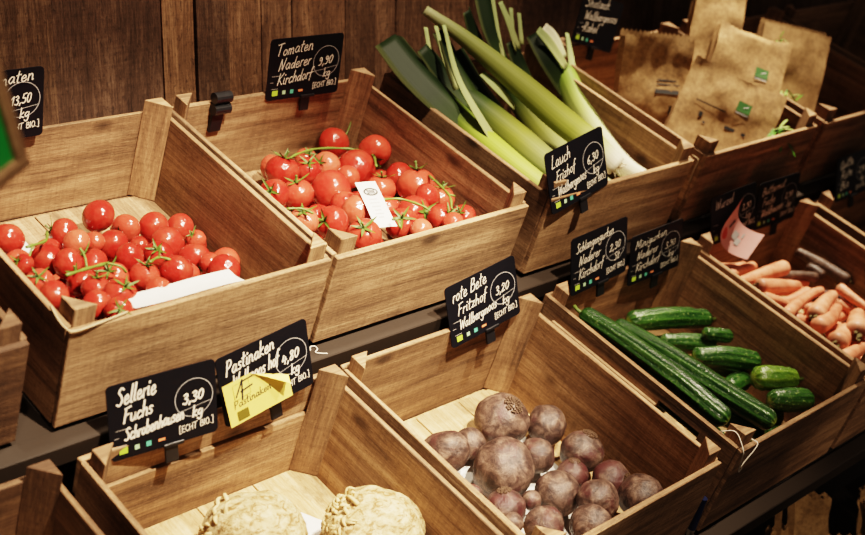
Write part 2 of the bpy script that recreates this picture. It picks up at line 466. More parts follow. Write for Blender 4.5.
pen = empty('marker_pen', mat=CM['L3'] @ Matrix.Translation((-.0105, .014, .010)) @ Matrix.Rotation(-.10, 4, 'X'))
tag(pen, 'dark blue marker pen with silver tip wedged between beetroot and cucumber crates', 'pen')
for nm, z0, z1, r0, r1, m in (('pen_body', -.030, .045, .0085, .0085, 'navy'), ('silver_tip', -.046, -.030, .0070, .0085, 'silver')):
    v, f, uv = tube([(0, 0, z0), (0, 0, (z0 + z1) / 2), (0, 0, z1)], [r0, (r0 + r1) / 2, r1], 14); mesh_obj(nm, pyd(nm, v, f, uv), M[m], pen)

# ------------------------------------------------------------------ handwriting (single stroke glyphs, x-height 1, capitals 2)
O_ = [(.75, .85), (.4, 1), (.1, .5), (.4, 0), (.8, .4), (.7, .9), (.5, 1)]
GL = {
'a': (1.05, [[(.85, .9), (.45, 1), (.1, .45), (.4, 0), (.75, .35), (.88, .95), (.85, .15), (1.05, .05)]]),
'b': (.95, [[(.2, 2), (.12, 0)], [(.12, .6), (.6, 1), (.85, .5), (.5, 0), (.12, .1)]]),
'c': (.85, [[(.8, .85), (.45, 1), (.1, .5), (.35, 0), (.85, .2)]]),
'd': (1.0, [[(.8, .8), (.4, .9), (.1, .4), (.35, 0), (.7, .3), (.98, 2)], [(.95, 1.7), (.85, .1), (1, 0)]]),
'e': (.9, [[(.1, .45), (.7, .6), (.55, 1), (.15, .7), (.2, .1), (.55, 0), (.9, .25)]]),
'f': (.75, [[(.85, 1.85), (.55, 2), (.35, 1.4), (.2, -.4)], [(.0, .95), (.7, 1.05)]]),
'g': (.95, [[(.85, .85), (.4, 1), (.1, .5), (.4, .1), (.8, .5), (.88, 1), (.75, -.5), (.4, -.8), (.05, -.5)]]),
'h': (.9, [[(.2, 2), (.1, 0)], [(.1, .5), (.5, 1), (.75, .7), (.75, 0)]]),
'i': (.45, [[(.2, 1), (.17, .1), (.4, .05)], [(.28, 1.4), (.32, 1.55)]]),
'k': (.85, [[(.2, 2), (.1, 0)], [(.75, 1.05), (.15, .5), (.8, 0)]]),
'l': (.45, [[(.3, 2), (.15, .2), (.4, .05)]]),
'm': (1.3, [[(.15, 1), (.1, 0)], [(.1, .6), (.42, 1), (.58, .7), (.55, 0)], [(.57, .6), (.9, 1), (1.08, .7), (1.12, 0), (1.25, .1)]]),
'n': (.95, [[(.15, 1), (.1, 0)], [(.1, .6), (.5, 1), (.72, .7), (.75, 0), (.9, .1)]]),
'o': (.9, [O_]),
'r': (.65, [[(.15, 1), (.1, 0)], [(.1, .55), (.35, .95), (.65, .95)]]),
's': (.75, [[(.7, .9), (.35, 1), (.2, .7), (.6, .4), (.5, .02), (.08, .08)]]),
't': (.65, [[(.35, 1.8), (.22, .2), (.5, .02)], [(0, 1.15), (.7, 1.25)]]),
'u': (.95, [[(.1, 1), (.15, .15), (.45, 0), (.75, .4), (.82, 1), (.8, .1), (.95, .05)]]),
'w': (1.1, [[(.05, 1), (.28, 0), (.52, .8), (.75, 0), (1.05, 1)]]),
'z': (.85, [[(.1, 1), (.8, 1)], [(.8, 1), (.1, 0)], [(.1, 0), (.8, .05)]]),
'T': (1.2, [[(0, 1.95), (1.25, 2.1)], [(.65, 2), (.5, 0)]]),
'K': (1.15, [[(.25, 2), (.1, 0)], [(1.15, 1.95), (.25, .95)], [(.25, .95), (1.1, 0)]]),
'N': (1.35, [[(.1, 0), (.3, 1.9)], [(.3, 1.9), (.85, 0)], [(.85, 0), (1.25, 2)]]),
'L': (.95, [[(.3, 2), (.1, .05)], [(.1, .05), (.9, .1)]]),
'F': (1.0, [[(.3, 1.95), (.1, 0)], [(.1, 1.9), (1.05, 2.05)], [(.2, 1.0), (.8, 1.1)]]),
'W': (1.6, [[(.1, 2), (.35, 0)], [(.35, 0), (.85, 1.6)], [(.85, 1.6), (1.1, 0)], [(1.1, 0), (1.6, 2.05)]]),
'S': (1.1, [[(1.05, 1.75), (.65, 2), (.25, 1.6), (.7, 1.05), (.9, .5), (.5, 0), (.05, .2)]]),
'P': (1.05, [[(.25, 2), (.1, 0)], [(.15, 1.9), (.8, 1.95), (1, 1.5), (.7, 1.05), (.2, .95)]]),
'M': (1.6, [[(.1, 0), (.3, 2)], [(.3, 2), (.75, .6)], [(.75, .6), (1.3, 2)], [(1.3, 2), (1.4, 0)]]),
'B': (1.1, [[(.25, 2), (.1, 0)], [(.2, 1.95), (.85, 1.9), (.8, 1.3), (.25, 1.05)], [(.25, 1.05), (1, .9), (.9, .1), (.1, 0)]]),
'R': (1.15, [[(.25, 2), (.1, 0)], [(.2, 1.95), (.95, 1.85), (.8, 1.2), (.2, 1)], [(.3, 1), (1.1, 0)]]),
'Q': (1.2, [[(.8, 1.95), (.3, 1.7), (.1, .8), (.4, 0), (1, .4), (1.05, 1.5), (.7, 2)], [(.7, .5), (1.2, -.1)]]),
'E': (.95, [[(.2, 2), (.1, 0)], [(.2, 2), (.95, 2)], [(.15, 1.05), (.8, 1.05)], [(.1, 0), (.9, 0)]]),
'C': (1.05, [[(1, 1.75), (.6, 2), (.1, 1), (.5, 0), (1, .25)]]),
'H': (1.15, [[(.15, 2), (.1, 0)], [(1.05, 2), (1, 0)], [(.12, 1), (1.02, 1)]]),
'I': (.35, [[(.17, 2), (.15, 0)]]),
'O': (1.15, [[(.7, 2), (.3, 1.8), (.1, 1), (.4, 0), (.9, .2), (1.05, 1.1), (.85, 1.9), (.6, 2)]]),
'0': (1.05, [[(.7, 2), (.25, 1.6), (.15, .5), (.5, 0), (.9, .6), (.95, 1.6), (.6, 2)]]),
'1': (.65, [[(.05, 1.4), (.5, 2)], [(.5, 2), (.35, 0)]]),
'2': (1.05, [[(.15, 1.6), (.55, 2), (.9, 1.6), (.5, .7), (.05, .02)], [(.05, .02), (1, .1)]]),
'3': (1.0, [[(.15, 1.8), (.6, 2), (.85, 1.5), (.4, 1.1), (.9, .7), (.6, 0), (.05, .2)]]),
'4': (1.05, [[(.45, 2), (.1, .8)], [(.1, .8), (1, .9)], [(.8, 1.5), (.65, 0)]]),
'5': (1.0, [[(.3, 1.95), (.2, 1.1)], [(.3, 1.95), (1, 2.05)], [(.2, 1.1), (.8, 1), (.8, .3), (.4, 0), (.05, .2)]]),
'6': (1.0, [[(.8, 2), (.3, 1.4), (.1, .5), (.45, 0), (.85, .5), (.5, .95), (.15, .6)]]),
'8': (1.0, [[(.85, 1.7), (.5, 2), (.25, 1.6), (.8, .6), (.5, 0), (.15, .4), (.85, 1.5), (.8, 1.8)]]),
'9': (1.0, [[(.85, 1.6), (.45, 2), (.2, 1.5), (.5, 1.1), (.85, 1.5), (.75, .5), (.4, 0), (.1, .1)]]),
',': (.45, [[(.25, .2), (.1, -.4)]]), '.': (.4, [[(.15, .08), (.22, .0)]]),
'[': (.6, [[(.5, 2.3), (.1, 2.3)], [(.1, 2.3), (.1, -.3)], [(.1, -.3), (.5, -.3)]]),
']': (.6, [[(.1, 2.3), (.5, 2.3)], [(.5, 2.3), (.5, -.3)], [(.5, -.3), (.1, -.3)]]),
'-': (.6, [[(.05, .9), (.55, .95)]]), ' ': (.6, []),
}
def ribbon(s, pts, w, z, c=(1, 1, 1)):
    if len(pts) < 2: return
    P = [Vector((p[0], p[1])) for p in pts]
    v = []
    for i, p in enumerate(P):
        a = P[max(i - 1, 0)]; b = P[min(i + 1, len(P) - 1)]; d = b - a
        if d.length < 1e-9: d = Vector((1, 0))
        d.normalize(); n = Vector((-d.y, d.x)) * (w / 2)
        if i == 0: p = p - d * w * .35
        if i == len(P) - 1: p = p + d * w * .35
        v += [(p.x + n.x, p.y + n.y, z), (p.x - n.x, p.y - n.y, z)]
    s.add(v, [(2 * i, 2 * i + 1, 2 * i + 3, 2 * i + 2) for i in range(len(P) - 1)], None, [c] * len(v))
def write(s, text, x, y, xh, w, slant=.12, rise=0.0, z=.0012, wob=.06, fitw=None, r=None):
    r = r or random.Random(hash_str(text))
    if fitw:
        tot = sum(GL[ch][0] + .12 for ch in text); sx = fitw / (tot * xh)
    else: sx = 1.0
    cx = 0.0
    for ch in text:
        adv, st_ = GL[ch]; sc = xh * (1 + r.uniform(-wob, wob)); dy = r.uniform(-wob, wob) * xh
        for p in st_:
            q = [(x + (cx + a) * xh * sx + slant * b * sc, y + b * sc + dy + rise * (cx + a) * xh * sx) for a, b in p]
            if len(q) > 2: q = cr(q, 4)
            ribbon(s, q, w * .85, z)
        cx += adv + .12
    return cx * xh * sx
def hash_str(t):
    h = 7
    for ch in t: h = (h * 31 + ord(ch)) % 100003
    return h
def rrect(w, h, r, z, n=5):
    pts = []
    for cx, cy, a0 in ((w / 2 - r, h / 2 - r, 0), (-w / 2 + r, h / 2 - r, 90), (-w / 2 + r, -h / 2 + r, 180), (w / 2 - r, -h / 2 + r, 270)):
        for k in range(n + 1):
            a = math.radians(a0 + 90 * k / n); pts.append((cx + r * math.cos(a), cy + r * math.sin(a), z))
    return pts
def plate(name, w, h, r, t):
    a = rrect(w, h, r, 0); b = rrect(w, h, r, -t); n = len(a)
    f = [tuple(range(n)), tuple(range(2 * n - 1, n - 1, -1))] + [(i, n + i, n + (i + 1) % n, (i + 1) % n) for i in range(n)]
    return pyd(name, a + b, f)
def rect(s, x, y, w, h, z, rot=0):
    c, q = math.cos(rot), math.sin(rot); v = []
    for a, b in ((-.5, -.5), (.5, -.5), (.5, .5), (-.5, .5)):
        X, Y = a * w, b * h; v.append((x + X * c - Y * q, y + X * q + Y * c, z))
    s.add(v, [(0, 1, 2, 3)])
def pose(loc, eul):
    return Matrix.Translation(loc) @ Euler([math.radians(a) for a in eul]).to_matrix().to_4x4()

CW, CH = .180, .1275
def price_card(label, loc, eul, lines, price, unit, group='black price cards', pen=.0022, clip=True, ring=True, echt=True, sw=CW, logo=True, ys=(.215, -.025, -.26), xs=(-.42, -.37, -.37)):
    k = sw / CW; w, h = CW * k, CH * k
    e = empty('price_card', mat=pose(loc, eul)); tag(e, label, 'price card', group)
    cp = mesh_obj('card_panel', plate('card_panel', w, h, .008 * k, .0018), M['card'], e)
    for (t, fw, xh), y, x in zip(lines, ys, xs):
        s = Soup()
        write(s, t, x * w, y * h, xh * h, pen * k, rise=.10, fitw=fw * w, slant=.16)
        mesh_obj('lettering', s.mesh('lettering'), M['chalk'], cp)
    if price:
        s = Soup()
        write(s, price, .175 * w, -.005 * h, .064 * h, pen * k, rise=.10, fitw=.20 * w)
        write(s, unit, .26 * w, -.20 * h, .070 * h, pen * k, rise=.10, fitw=.10 * w)
        mesh_obj('lettering', s.mesh('lettering'), M['chalk'], cp)
    if ring:
        s = Soup(); R = .178 * w
        ribbon(s, [(.285 * w + R * math.cos(2 * PI * i / 40), .06 * h + R * math.sin(2 * PI * i / 40)) for i in range(41)], .0011 * k, .0007)
        ribbon(s, [(.285 * w - R * .93, -.10 * h), (.285 * w + R * .93, -.03 * h)], .0008 * k, .0007)
        mesh_obj('price_ring', s.mesh('price_ring'), M['ring'], cp)
    if echt:
        s = Soup(); write(s, '[ECHT BIO.]', .13 * w, -.375 * h, .042 * h, .0014 * k, slant=0, fitw=.33 * w, wob=0, rise=.06)
        mesh_obj('printed_word', s.mesh('printed_word'), M['chalk'], cp)
    if logo:
        for (x, ww, hh, m) in ((-.385, .075, .085, 'lime'), (-.262, .042, .062, 'pale'), (-.155, .046, .066, 'teal'), (-.035, .062, .034, 'orange')):
            s = Soup(); rect(s, x * w, -.385 * h, ww * w, hh * h, .0008); mesh_obj('quality_mark', s.mesh('quality_mark'), M[m], cp)
        for x, y, ww in ((-.395, -.105, .10), (-.44, -.205, .045), (-.395, -.315, .09)):
            s = Soup(); rect(s, x * w, y * h, ww * w, .009 * h, .0008); mesh_obj('printed_rule', s.mesh('printed_rule'), M['grey'], cp)
    if clip:
        me = board_mesh('holder_clip', [((.0, -h / 2 - .032, -.0075), (.022, -h / 2 + .016, -.0025)), ((-.004, -h / 2 - .002, -.004), (.030, -h / 2 + .004, .003))], 1, .0006)
        mesh_obj('holder_clip', me, M['black'], e)
    return e
L_ = lambda t, fw=.5, xh=.095: (t, fw, xh)
price_card('black price card Tomaten 13,50 at the back of the left tomato crate', tuple(at('U1', (.145, .500, .244))), (104, -1.0, -5), [L_('Tomaten', .50, .085)], '13,50', 'kg', ys=(.27,), xs=(-.10,))
price_card('black price card Tomaten Naderer Kirchdorf 9,90 against the plank wall', (.830, .386, .400), (101, .3, -4), [L_('Tomaten', .50), L_('Naderer', .44), L_('Kirchdorf', .48)], '9,90', 'kg', pen=.0019)
price_card('black price card Lauch 6,30 clipped to the front of the leek crate', (1.156, -.062, .217), (86.4, -10.9, -.5), [L_('Lauch', .33, .10), L_('Frizhof', .34, .09), L_('Wallbergmoos', .50, .085)], '6,30', 'kg', pen=.0019)
price_card('black price card rote Bete 3,20 behind the beetroots', (.887, -.062, .003), (90, -10.8, -5.3), [L_('rote Bete', .49, .10), L_('Fritzhof', .42, .09), L_('Wallbergmoos', .54, .085)], '3,20', 'kg', pen=.0021)
price_card('black price card Sellerie 3,30 at the left of the celeriac crate', (.1505, -.068, .006), (93.5, -2.4, -10), [L_('Sellerie', .36, .115), L_('Fuchs', .27, .10), L_('Schrobenhausen', .55, .085)], '3,30', 'kg', pen=.0034)
price_card('black price card Pastinaken 4,80 half covered by a yellow label', (.350, -.070, .012), (93.3, -9.9, -4), [L_('Pastinaken', .54, .10), L_('Wallmoos hof', .52, .10)], '4,80', 'kg', pen=.0030)
price_card('black price card Schlangengurken 2,30 behind the long cucumbers', (1.239, -.068, .020), (92.5, -5.8, -2.1), [L_('Schlangengurken', .66, .08), L_('Naderer', .38, .085), L_('Kirchdorf', .44, .09)], '2,30', 'St', pen=.0017)
price_card('black price card Minigurken 3,90 behind the mini cucumbers', (1.446, -.066, -.016), (97, -5.5, -6), [L_('Minigurken', .60, .085), L_('Naderer', .40, .085), L_('Kirchdorf', .46, .09)], '3,90', 'kg', pen=.0016, sw=.168)
price_card('black tilted price card on the plank wall behind leeks and paper bags', (1.795, .391, .405), (95.6, 15.5, 2.8), [L_('Sholack', .58, .09), L_('Wallbergmoos', .80, .09), L_('-Rahel', .40, .09)], '', '', pen=.0022, ring=False, echt=False)
price_card('black price card half hidden behind the curled pink flyer', (1.757, -.066, .013), (90, -6, -6.5), [L_('Wurzel', .40, .09)], '2,90', 'kg', pen=.0018, sw=.165)
price_card('black price card Butternut standing right of the pink flyer', (1.945, -.070, .010), (94.9, -1.7, -3.9), [L_('Butternut', .56, .09), L_('Fuchs', .30, .09), L_('Waldhausen', .52, .09)], '2,90', 'kg', pen=.0022, sw=.168)
price_card('black price card near the right edge above the last lower crate', (2.341, -.062, .008), (89, -2, -1), [L_('Quitte', .40, .10), L_('Rote', .34, .10), L_('Bio', .26, .10)], '2,90', 'kg', pen=.0022, sw=.168)
price_card('black price card cut off by the right edge of the picture', (2.56, -.064, .005), (89, -2, -1), [L_('Rote', .34, .10), L_('Bio', .26, .10)], '3,50', 'kg', pen=.0022, sw=.168)

# empty card holder on the second tomato crate
e = empty('card_holder', mat=CM['U2'] @ Matrix.Translation((.093, D - TB - .001, HU)))
tag(e, 'empty black card holder clipped on the rim of the second tomato crate', 'card holder')
for z in (.014, -.009):
    v, f, uv = tube([(.004, -.008 - (.003 if z < 0 else 0), z), (.042, -.008 - (.003 if z < 0 else 0), z)], [.0115, .0115], 14)
    mesh_obj('roll', pyd('roll', v, f, uv, None, False), M['black'], e)
mesh_obj('tongue', board_mesh('tongue', [((.008, -.009, -.062), (.036, -.0015, .012))], 2, .001), M['black'], e)

# stickers, slips and flyers
def sheet(name, w, h, nx, ny, fn, mat, parent):
    v, f, uv = [], [], []
    for j in range(ny + 1):
        for i in range(nx + 1):
            x, y = (i / nx - .5) * w, (j / ny - .5) * h
            v.append(fn(x, y)); uv.append((x, y))
    for j in range(ny):
        for i in range(nx):
            a = j * (nx + 1) + i; f.append((a, a + 1, a + nx + 2, a + nx + 1))
    o = mesh_obj(name, pyd(name, v, f, uv, None, True), mat, parent)
    return o
def print_on(name, soup, fn, mat, parent, dz=.0006):
    soup.v = [(lambda q, p: (q[0], q[1], q[2] + dz))(fn(p[0], p[1]), p) for p in soup.v]
    return mesh_obj(name, soup.mesh(name), mat, parent)

# yellow label over the parsnip card
e = empty('yellow_label', mat=pose((.318, -.088, -.006), (94, -13.5, -7))); tag(e, 'yellow paper label Pastinaken with curled corner stuck over a black price card', 'label')
def fy(x, y):
    t = max(0, x * .55 + y - .036); return (x - t * .25, y - t * 1.15, .0005 + 9 * t * t * .6 + t * .35)
lp = sheet('label_paper', .120, .080, 16, 14, fy, M['yellow'], e)
s = Soup(); write(s, 'Pastinaken', -.047, -.010, .0068, .0016, slant=.05, fitw=.072, wob=.02, z=0, rise=.06); print_on('printed_word', s, lambda x, y: (x, y, .0006), M['ink'], lp)
s = Soup()
for p in ([(-.030, .000), (-.024, .036)], [(-.026, .033), (-.006, .034)], [(-.030, .016), (-.008, .019)], [(-.040, .010), (-.026, .032)]): ribbon(s, p, .0028, 0)
print_on('handwriting', s, lambda x, y: (x, y, .0006), M['ink'], lp)
s = Soup(); rect(s, -.034, -.026, .021, .018, 0); print_on('printed_square', s, lambda x, y: (x, y, .0006), M['olive'], lp)
s = Soup()
for p in ([(-.043, .004), (-.013, .006), (-.013, .034), (-.043, .032), (-.043, .004)],): ribbon(s, p, .0006, 0)
print_on('printed_frame', s, lambda x, y: (x, y, .0006), M['olive'], lp)

# pink flyer in the carrot crate
e = empty('pink_flyer', mat=pose((1.750, -.084, -.018), (82, -36.6, -2))); tag(e, 'curled pink paper flyer leaning on the card at the back of the carrot crate', 'flyer')
def fp(x, y): return (x - 5.5 * (.064 ** 2 - y * y) * .9, y + .004, -.004 + 7.0 * y * y)
fpp = sheet('flyer_paper', .080, .128, 6, 18, fp, M['pink'], e)
s = Soup()
for k in range(10):
    a = 2 * PI * k / 10; s.add([(-.022, .022, 0), (-.022 + .012 * math.cos(a), .022 + .015 * math.sin(a), 0), (-.022 + .012 * math.cos(a + PI / 5), .022 + .015 * math.sin(a + PI / 5), 0)], [(0, 1, 2)])
print_on('printed_spot', s, fp, M['redink'], fpp, .001)
s = Soup(); rect(s, .012, .018, .028, .006, 0, -.1); print_on('printed_bar', s, fp, M['ink'], fpp, .001)
s = Soup(); rect(s, .004, -.012, .022, .016, 0, -.1); rect(s, -.006, -.026, .018, .012, 0); rect(s, .016, -.030, .014, .004, 0)
print_on('printed_block', s, fp, M['greyink'], fpp, .001)

# label strip on the tomatoes of the second crate
e = empty('paper_tag', mat=pose((.733, .076, .196), (30, 2, -18))); tag(e, 'white printed paper tag lying on the tomatoes in the second tomato crate', 'tag')
def ft(x, y): return (x, y, .0015 * math.sin(y * 40) - 1.2 * x * x)
tp = sheet('tag_paper', .042, .118, 4, 10, ft, M['paper'], e)
s = Soup()
ribbon(s, [(.001 + .013 * math.cos(2 * PI * i / 20), .031 + .0085 * math.sin(2 * PI * i / 20)) for i in range(21)], .0036, 0)
for dy in (-.0035, .0, .0035): rect(s, .001, .031 + dy, .016, .0024, 0)
print_on('printed_oval', s, ft, M['ink'], tp, .0005)
s = Soup()
for i, ww in enumerate((.016, .020, .018, .012, .017, .010)): rect(s, -.001, .012 - i * .009, ww, .0026, 0)
print_on('printed_line', s, ft, M['greyink'], tp, .0005)

# folded slip along the front of the first tomato crate
e = empty('paper_slip', mat=pose((.230, -.020, .170), (10, 2, -2))); tag(e, 'blank white paper slip lying against the front board of the left tomato crate', 'paper slip')
sheet('slip_paper', .200, .044, 12, 5, lambda x, y: (x, y, .004 * math.sin(x * 18) + .15 * abs(y)), M['paper'], e)
# paper under celeriac and beetroots
o = sheet('paper_sheet', .20, .17, 10, 10, lambda x, y: (x, y, .004 + .004 * math.sin(x * 30 + y * 20)), M['paper'], None)
o.matrix_world = CM['L1'] @ Matrix.Translation((.345, .30, -.018)) @ Matrix.Rotation(.5, 4, 'Z'); tag(o, 'white paper sheet lying between the two celeriac bulbs', 'paper')
o = sheet('paper_sheet', .27, .31, 12, 12, lambda x, y: (x, y, .001 + .002 * math.sin(x * 24 + y * 17)), M['paper'], None)
o.matrix_world = CM['L2'] @ Matrix.Translation((.29, .20, -.0195)); tag(o, 'white paper liner under the beetroots', 'paper')
o = sheet('paper_sheet', .14, .16, 8, 8, lambda x, y: (x, y, .001 + .002 * math.sin(x * 24 + y * 17)), M['paper'], None)
o.matrix_world = CM['U1'] @ Matrix.Translation((.125, .36, .0065)); tag(o, 'pale paper liner under the tomatoes of the left crate', 'paper')

# green board in a wooden frame, left foreground
e = empty('framed_green_board', mat=pose((-.362, -.5045, .5865), (97.5, -21.2, 14.5))); tag(e, 'small green board in a wooden frame, cut off by the upper left edge', 'framed board')
fw, fh, ft_ = .151, .170, .0135
mesh_obj('green_panel', board_mesh('green_panel', [((-fw / 2 + .01, -fh / 2 + .01, -.006), (fw / 2 - .01, fh / 2 - .01, -.002))], 0, 0), M['green_board'], e)
for lo, hi, g in (((-fw / 2, -fh / 2, -.010), (fw / 2, -fh / 2 + ft_, .006), 0), ((-fw / 2, fh / 2 - ft_, -.010), (fw / 2, fh / 2, .006), 0),
               ((-fw / 2, -fh / 2 + ft_, -.010), (-fw / 2 + ft_, fh / 2 - ft_, .006), 1), ((fw / 2 - ft_, -fh / 2 + ft_, -.010), (fw / 2, fh / 2 - ft_, .006), 1)):
    mesh_obj('frame_bar', board_mesh('frame_bar', [(lo, hi)], g, .0015), M['wood'], e)
Mi = e.matrix_world.inverted()
v, f, uv = tube([Mi @ Vector(p) for p in ((-.40, -.505, .54), (-.47, -.60, .2), (-.50, -.62, -1.0))], [.006] * 3, 8)
mesh_obj('stand_rod', pyd('stand_rod', v, f, uv), M['steel'], e)

# twine
def twine(label, pts, r, mat):
    v, f, uv = tube(cr(pts, 6), [r] * (len(pts) * 6 - 5), 6); tag(mesh_obj('twine', pyd('twine', v, f, uv, None, True), M[mat]), label, 'twine')
P = lambda c, *q: tuple(at(c, q))
c = 'L3'
twine('pale twine looped round the front corner of the cucumber crate', [P(c, .004, .055, HU + .004), P(c, .011, .03, HU + .020), P(c, .006, .000, HU + .002), P(c, .012, -.004, HU - .02), P(c, .020, -.005, HU - .048), P(c, .028, -.005, HU - .058), P(c, .031, -.005, HU - .050), P(c, .025, -.005, HU - .044), P(c, .030, -.005, HU - .03), P(c, .050, -.004, HU + .002), P(c, .048, .012, HU + .004)], .0011, 'white_twine')
c = 'U3'
twine('brown twine hanging from the corner between leek crate and paper bag crate', [P(c, .502, .012, HU + .004), P(c, .506, -.004, HU), P(c, .505, -.005, HU - .03), P(c, .509, -.005, HU - .055), P(c, .505, -.005, HU - .048), P(c, .508, -.004, HU - .004)], .0016, 'brass')
c = 'U1'
twine('brown twine tied round the front left corner of the left tomato crate', [P(c, .005, .06, HU + .003), P(c, -.002, .03, HU + .004), P(c, -.003, .004, HU + .004), P(c, .006, -.004, HU + .003), P(c, .04, -.003, HU + .004), P(c, .10, .006, HU + .003)], .0016, 'brass')
twine('curled twine end on the black rail beside the parsnip card', [P(c, .496, -.012, -.0025), P(c, .503, -.004, -.002), P(c, .511, -.006, -.002), P(c, .511, -.014, -.0025), P(c, .502, -.019, -.0025), P(c, .508, -.025, -.0025), P(c, .520, -.031, -.0025)], .0010, 'white_twine')

TOM1=[(0.089,0.317,0.113,0.0255),(0.198,0.327,0.092,0.0260),(0.310,0.391,0.061,0.0300),(0.183,0.268,0.116,0.0229),(0.222,0.274,0.104,0.0184),(0.262,0.275,0.088,0.0262),(0.325,0.327,0.073,0.0251),(0.382,0.324,0.064,0.0276),(0.433,0.315,0.058,0.0253),(0.424,0.256,0.072,0.0183),(0.356,0.250,0.084,0.0294),(0.302,0.257,0.087,0.0176),(0.247,0.207,0.111,0.0255),(0.305,0.206,0.102,0.0248),(0.373,0.193,0.085,0.0291),(0.127,0.262,0.099,0.0274),(0.136,0.217,0.121,0.0247),(0.183,0.218,0.109,0.0251),(0.228,0.138,0.126,0.0249),(0.280,0.124,0.132,0.0270),(0.366,0.107,0.123,0.0270),(0.317,0.134,0.109,0.0183),(0.372,0.149,0.106,0.0200),(0.132,0.168,0.119,0.0244),(0.128,0.126,0.138,0.0228),(0.180,0.155,0.123,0.0264),(0.035,0.099,0.169,0.0229),(0.041,0.147,0.158,0.0222),(0.141,0.081,0.153,0.0271),(0.093,0.069,0.156,0.0233),(0.102,0.028,0.172,0.0219),(0.208,0.075,0.147,0.0219),(0.056,0.218,0.139,0.0171)]
TOM1_FILL=[(0.203,0.222,0.022,0.0216),(0.157,0.272,0.025,0.0247),(0.394,0.274,0.022,0.0220),(0.323,0.225,0.024,0.0237),(0.198,0.367,0.023,0.0226),(0.248,0.321,0.024,0.0240),(0.276,0.277,0.024,0.0237),(0.300,0.322,0.024,0.0237),(0.410,0.354,0.021,0.0215),(0.126,0.233,0.024,0.0245),(0.448,0.225,0.024,0.0241),(0.248,0.190,0.024,0.0240),(0.265,0.365,0.022,0.0219),(0.149,0.339,0.023,0.0226),(0.360,0.378,0.024,0.0237),(0.464,0.300,0.022,0.0224),(0.467,0.349,0.022,0.0219),(0.348,0.267,0.022,0.0223),(0.229,0.267,0.022,0.0221),(0.398,0.224,0.023,0.0230),(0.349,0.317,0.022,0.0224),(0.205,0.161,0.023,0.0225),(0.197,0.308,0.022,0.0223),(0.179,0.129,0.073,0.0229),(0.156,0.301,0.081,0.0233),(0.319,0.165,0.074,0.0216),(0.182,0.245,0.067,0.0245),(0.108,0.358,0.083,0.0247),(0.086,0.179,0.084,0.0248),(0.159,0.095,0.099,0.0231),(0.181,0.198,0.057,0.0223),(0.144,0.159,0.069,0.0224),(0.225,0.153,0.066,0.0218),(0.420,0.165,0.087,0.0247),(0.283,0.208,0.057,0.0227),(0.275,0.159,0.057,0.0245),(0.130,0.210,0.068,0.0232),(0.250,0.118,0.085,0.0225),(0.244,0.235,0.057,0.0214),(0.072,0.255,0.111,0.0235),(0.111,0.295,0.058,0.0221),(0.220,0.295,0.063,0.0216)]
TOM2=[(0.426,0.470,0.057,0.0329),(0.458,0.382,0.086,0.0340),(0.232,0.437,0.053,0.0254),(0.214,0.387,0.078,0.0342),(0.334,0.448,0.047,0.0239),(0.274,0.378,0.073,0.0275),(0.330,0.385,0.070,0.0294),(0.392,0.360,0.070,0.0386),(0.254,0.286,0.090,0.0388),(0.339,0.327,0.078,0.0247),(0.171,0.290,0.095,0.0310),(0.113,0.293,0.105,0.0285),(0.075,0.166,0.134,0.0273),(0.129,0.148,0.131,0.0309),(0.229,0.220,0.103,0.0276),(0.212,0.168,0.124,0.0311),(0.362,0.256,0.088,0.0303),(0.461,0.300,0.069,0.0314),(0.443,0.236,0.092,0.0403),(0.391,0.160,0.126,0.0255),(0.441,0.168,0.104,0.0303),(0.338,0.138,0.111,0.0349),(0.266,0.101,0.127,0.0311),(0.353,0.083,0.133,0.0276),(0.336,0.042,0.152,0.0217),(0.422,0.085,0.118,0.0254),(0.266,0.053,0.145,0.0214),(0.142,0.077,0.147,0.0311),(0.325,0.193,0.088,0.0268)]
TOM2_FILL=[(0.286,0.210,0.030,0.0298),(0.353,0.299,0.027,0.0271),(0.385,0.194,0.029,0.0288),(0.247,0.345,0.027,0.0271),(0.194,0.252,0.029,0.0288),(0.299,0.323,0.029,0.0288),(0.462,0.349,0.027,0.0266),(0.445,0.183,0.029,0.0292),(0.182,0.359,0.028,0.0278),(0.404,0.256,0.027,0.0273),(0.326,0.252,0.027,0.0273),(0.415,0.312,0.028,0.0277),(0.272,0.269,0.026,0.0262),(0.365,0.399,0.026,0.0258),(0.198,0.102,0.091,0.0280),(0.459,0.114,0.078,0.0277),(0.233,0.177,0.057,0.0272),(0.155,0.204,0.096,0.0287),(0.378,0.139,0.042,0.0260),(0.142,0.247,0.051,0.0258)]
BEET=[(0.353,0.376,0.035,0.0533),(0.437,0.326,0.029,0.0402),(0.438,0.234,0.036,0.0422),(0.182,0.362,0.030,0.0443),(0.256,0.365,0.020,0.0320),(0.343,0.270,0.035,0.0347),(0.245,0.271,0.041,0.0597),(0.374,0.202,0.031,0.0306),(0.304,0.180,0.032,0.0442),(0.428,0.149,0.039,0.0387),(0.322,0.109,0.070,0.0395),(0.177,0.198,0.038,0.0364),(0.195,0.124,0.053,0.0359),(0.255,0.071,0.074,0.0385),(0.413,0.076,0.070,0.0429),(0.149,0.254,0.037,0.0177),(0.145,0.156,0.055,0.0197),(0.230,0.185,0.045,0.0190)]
BEET_FILL=[]

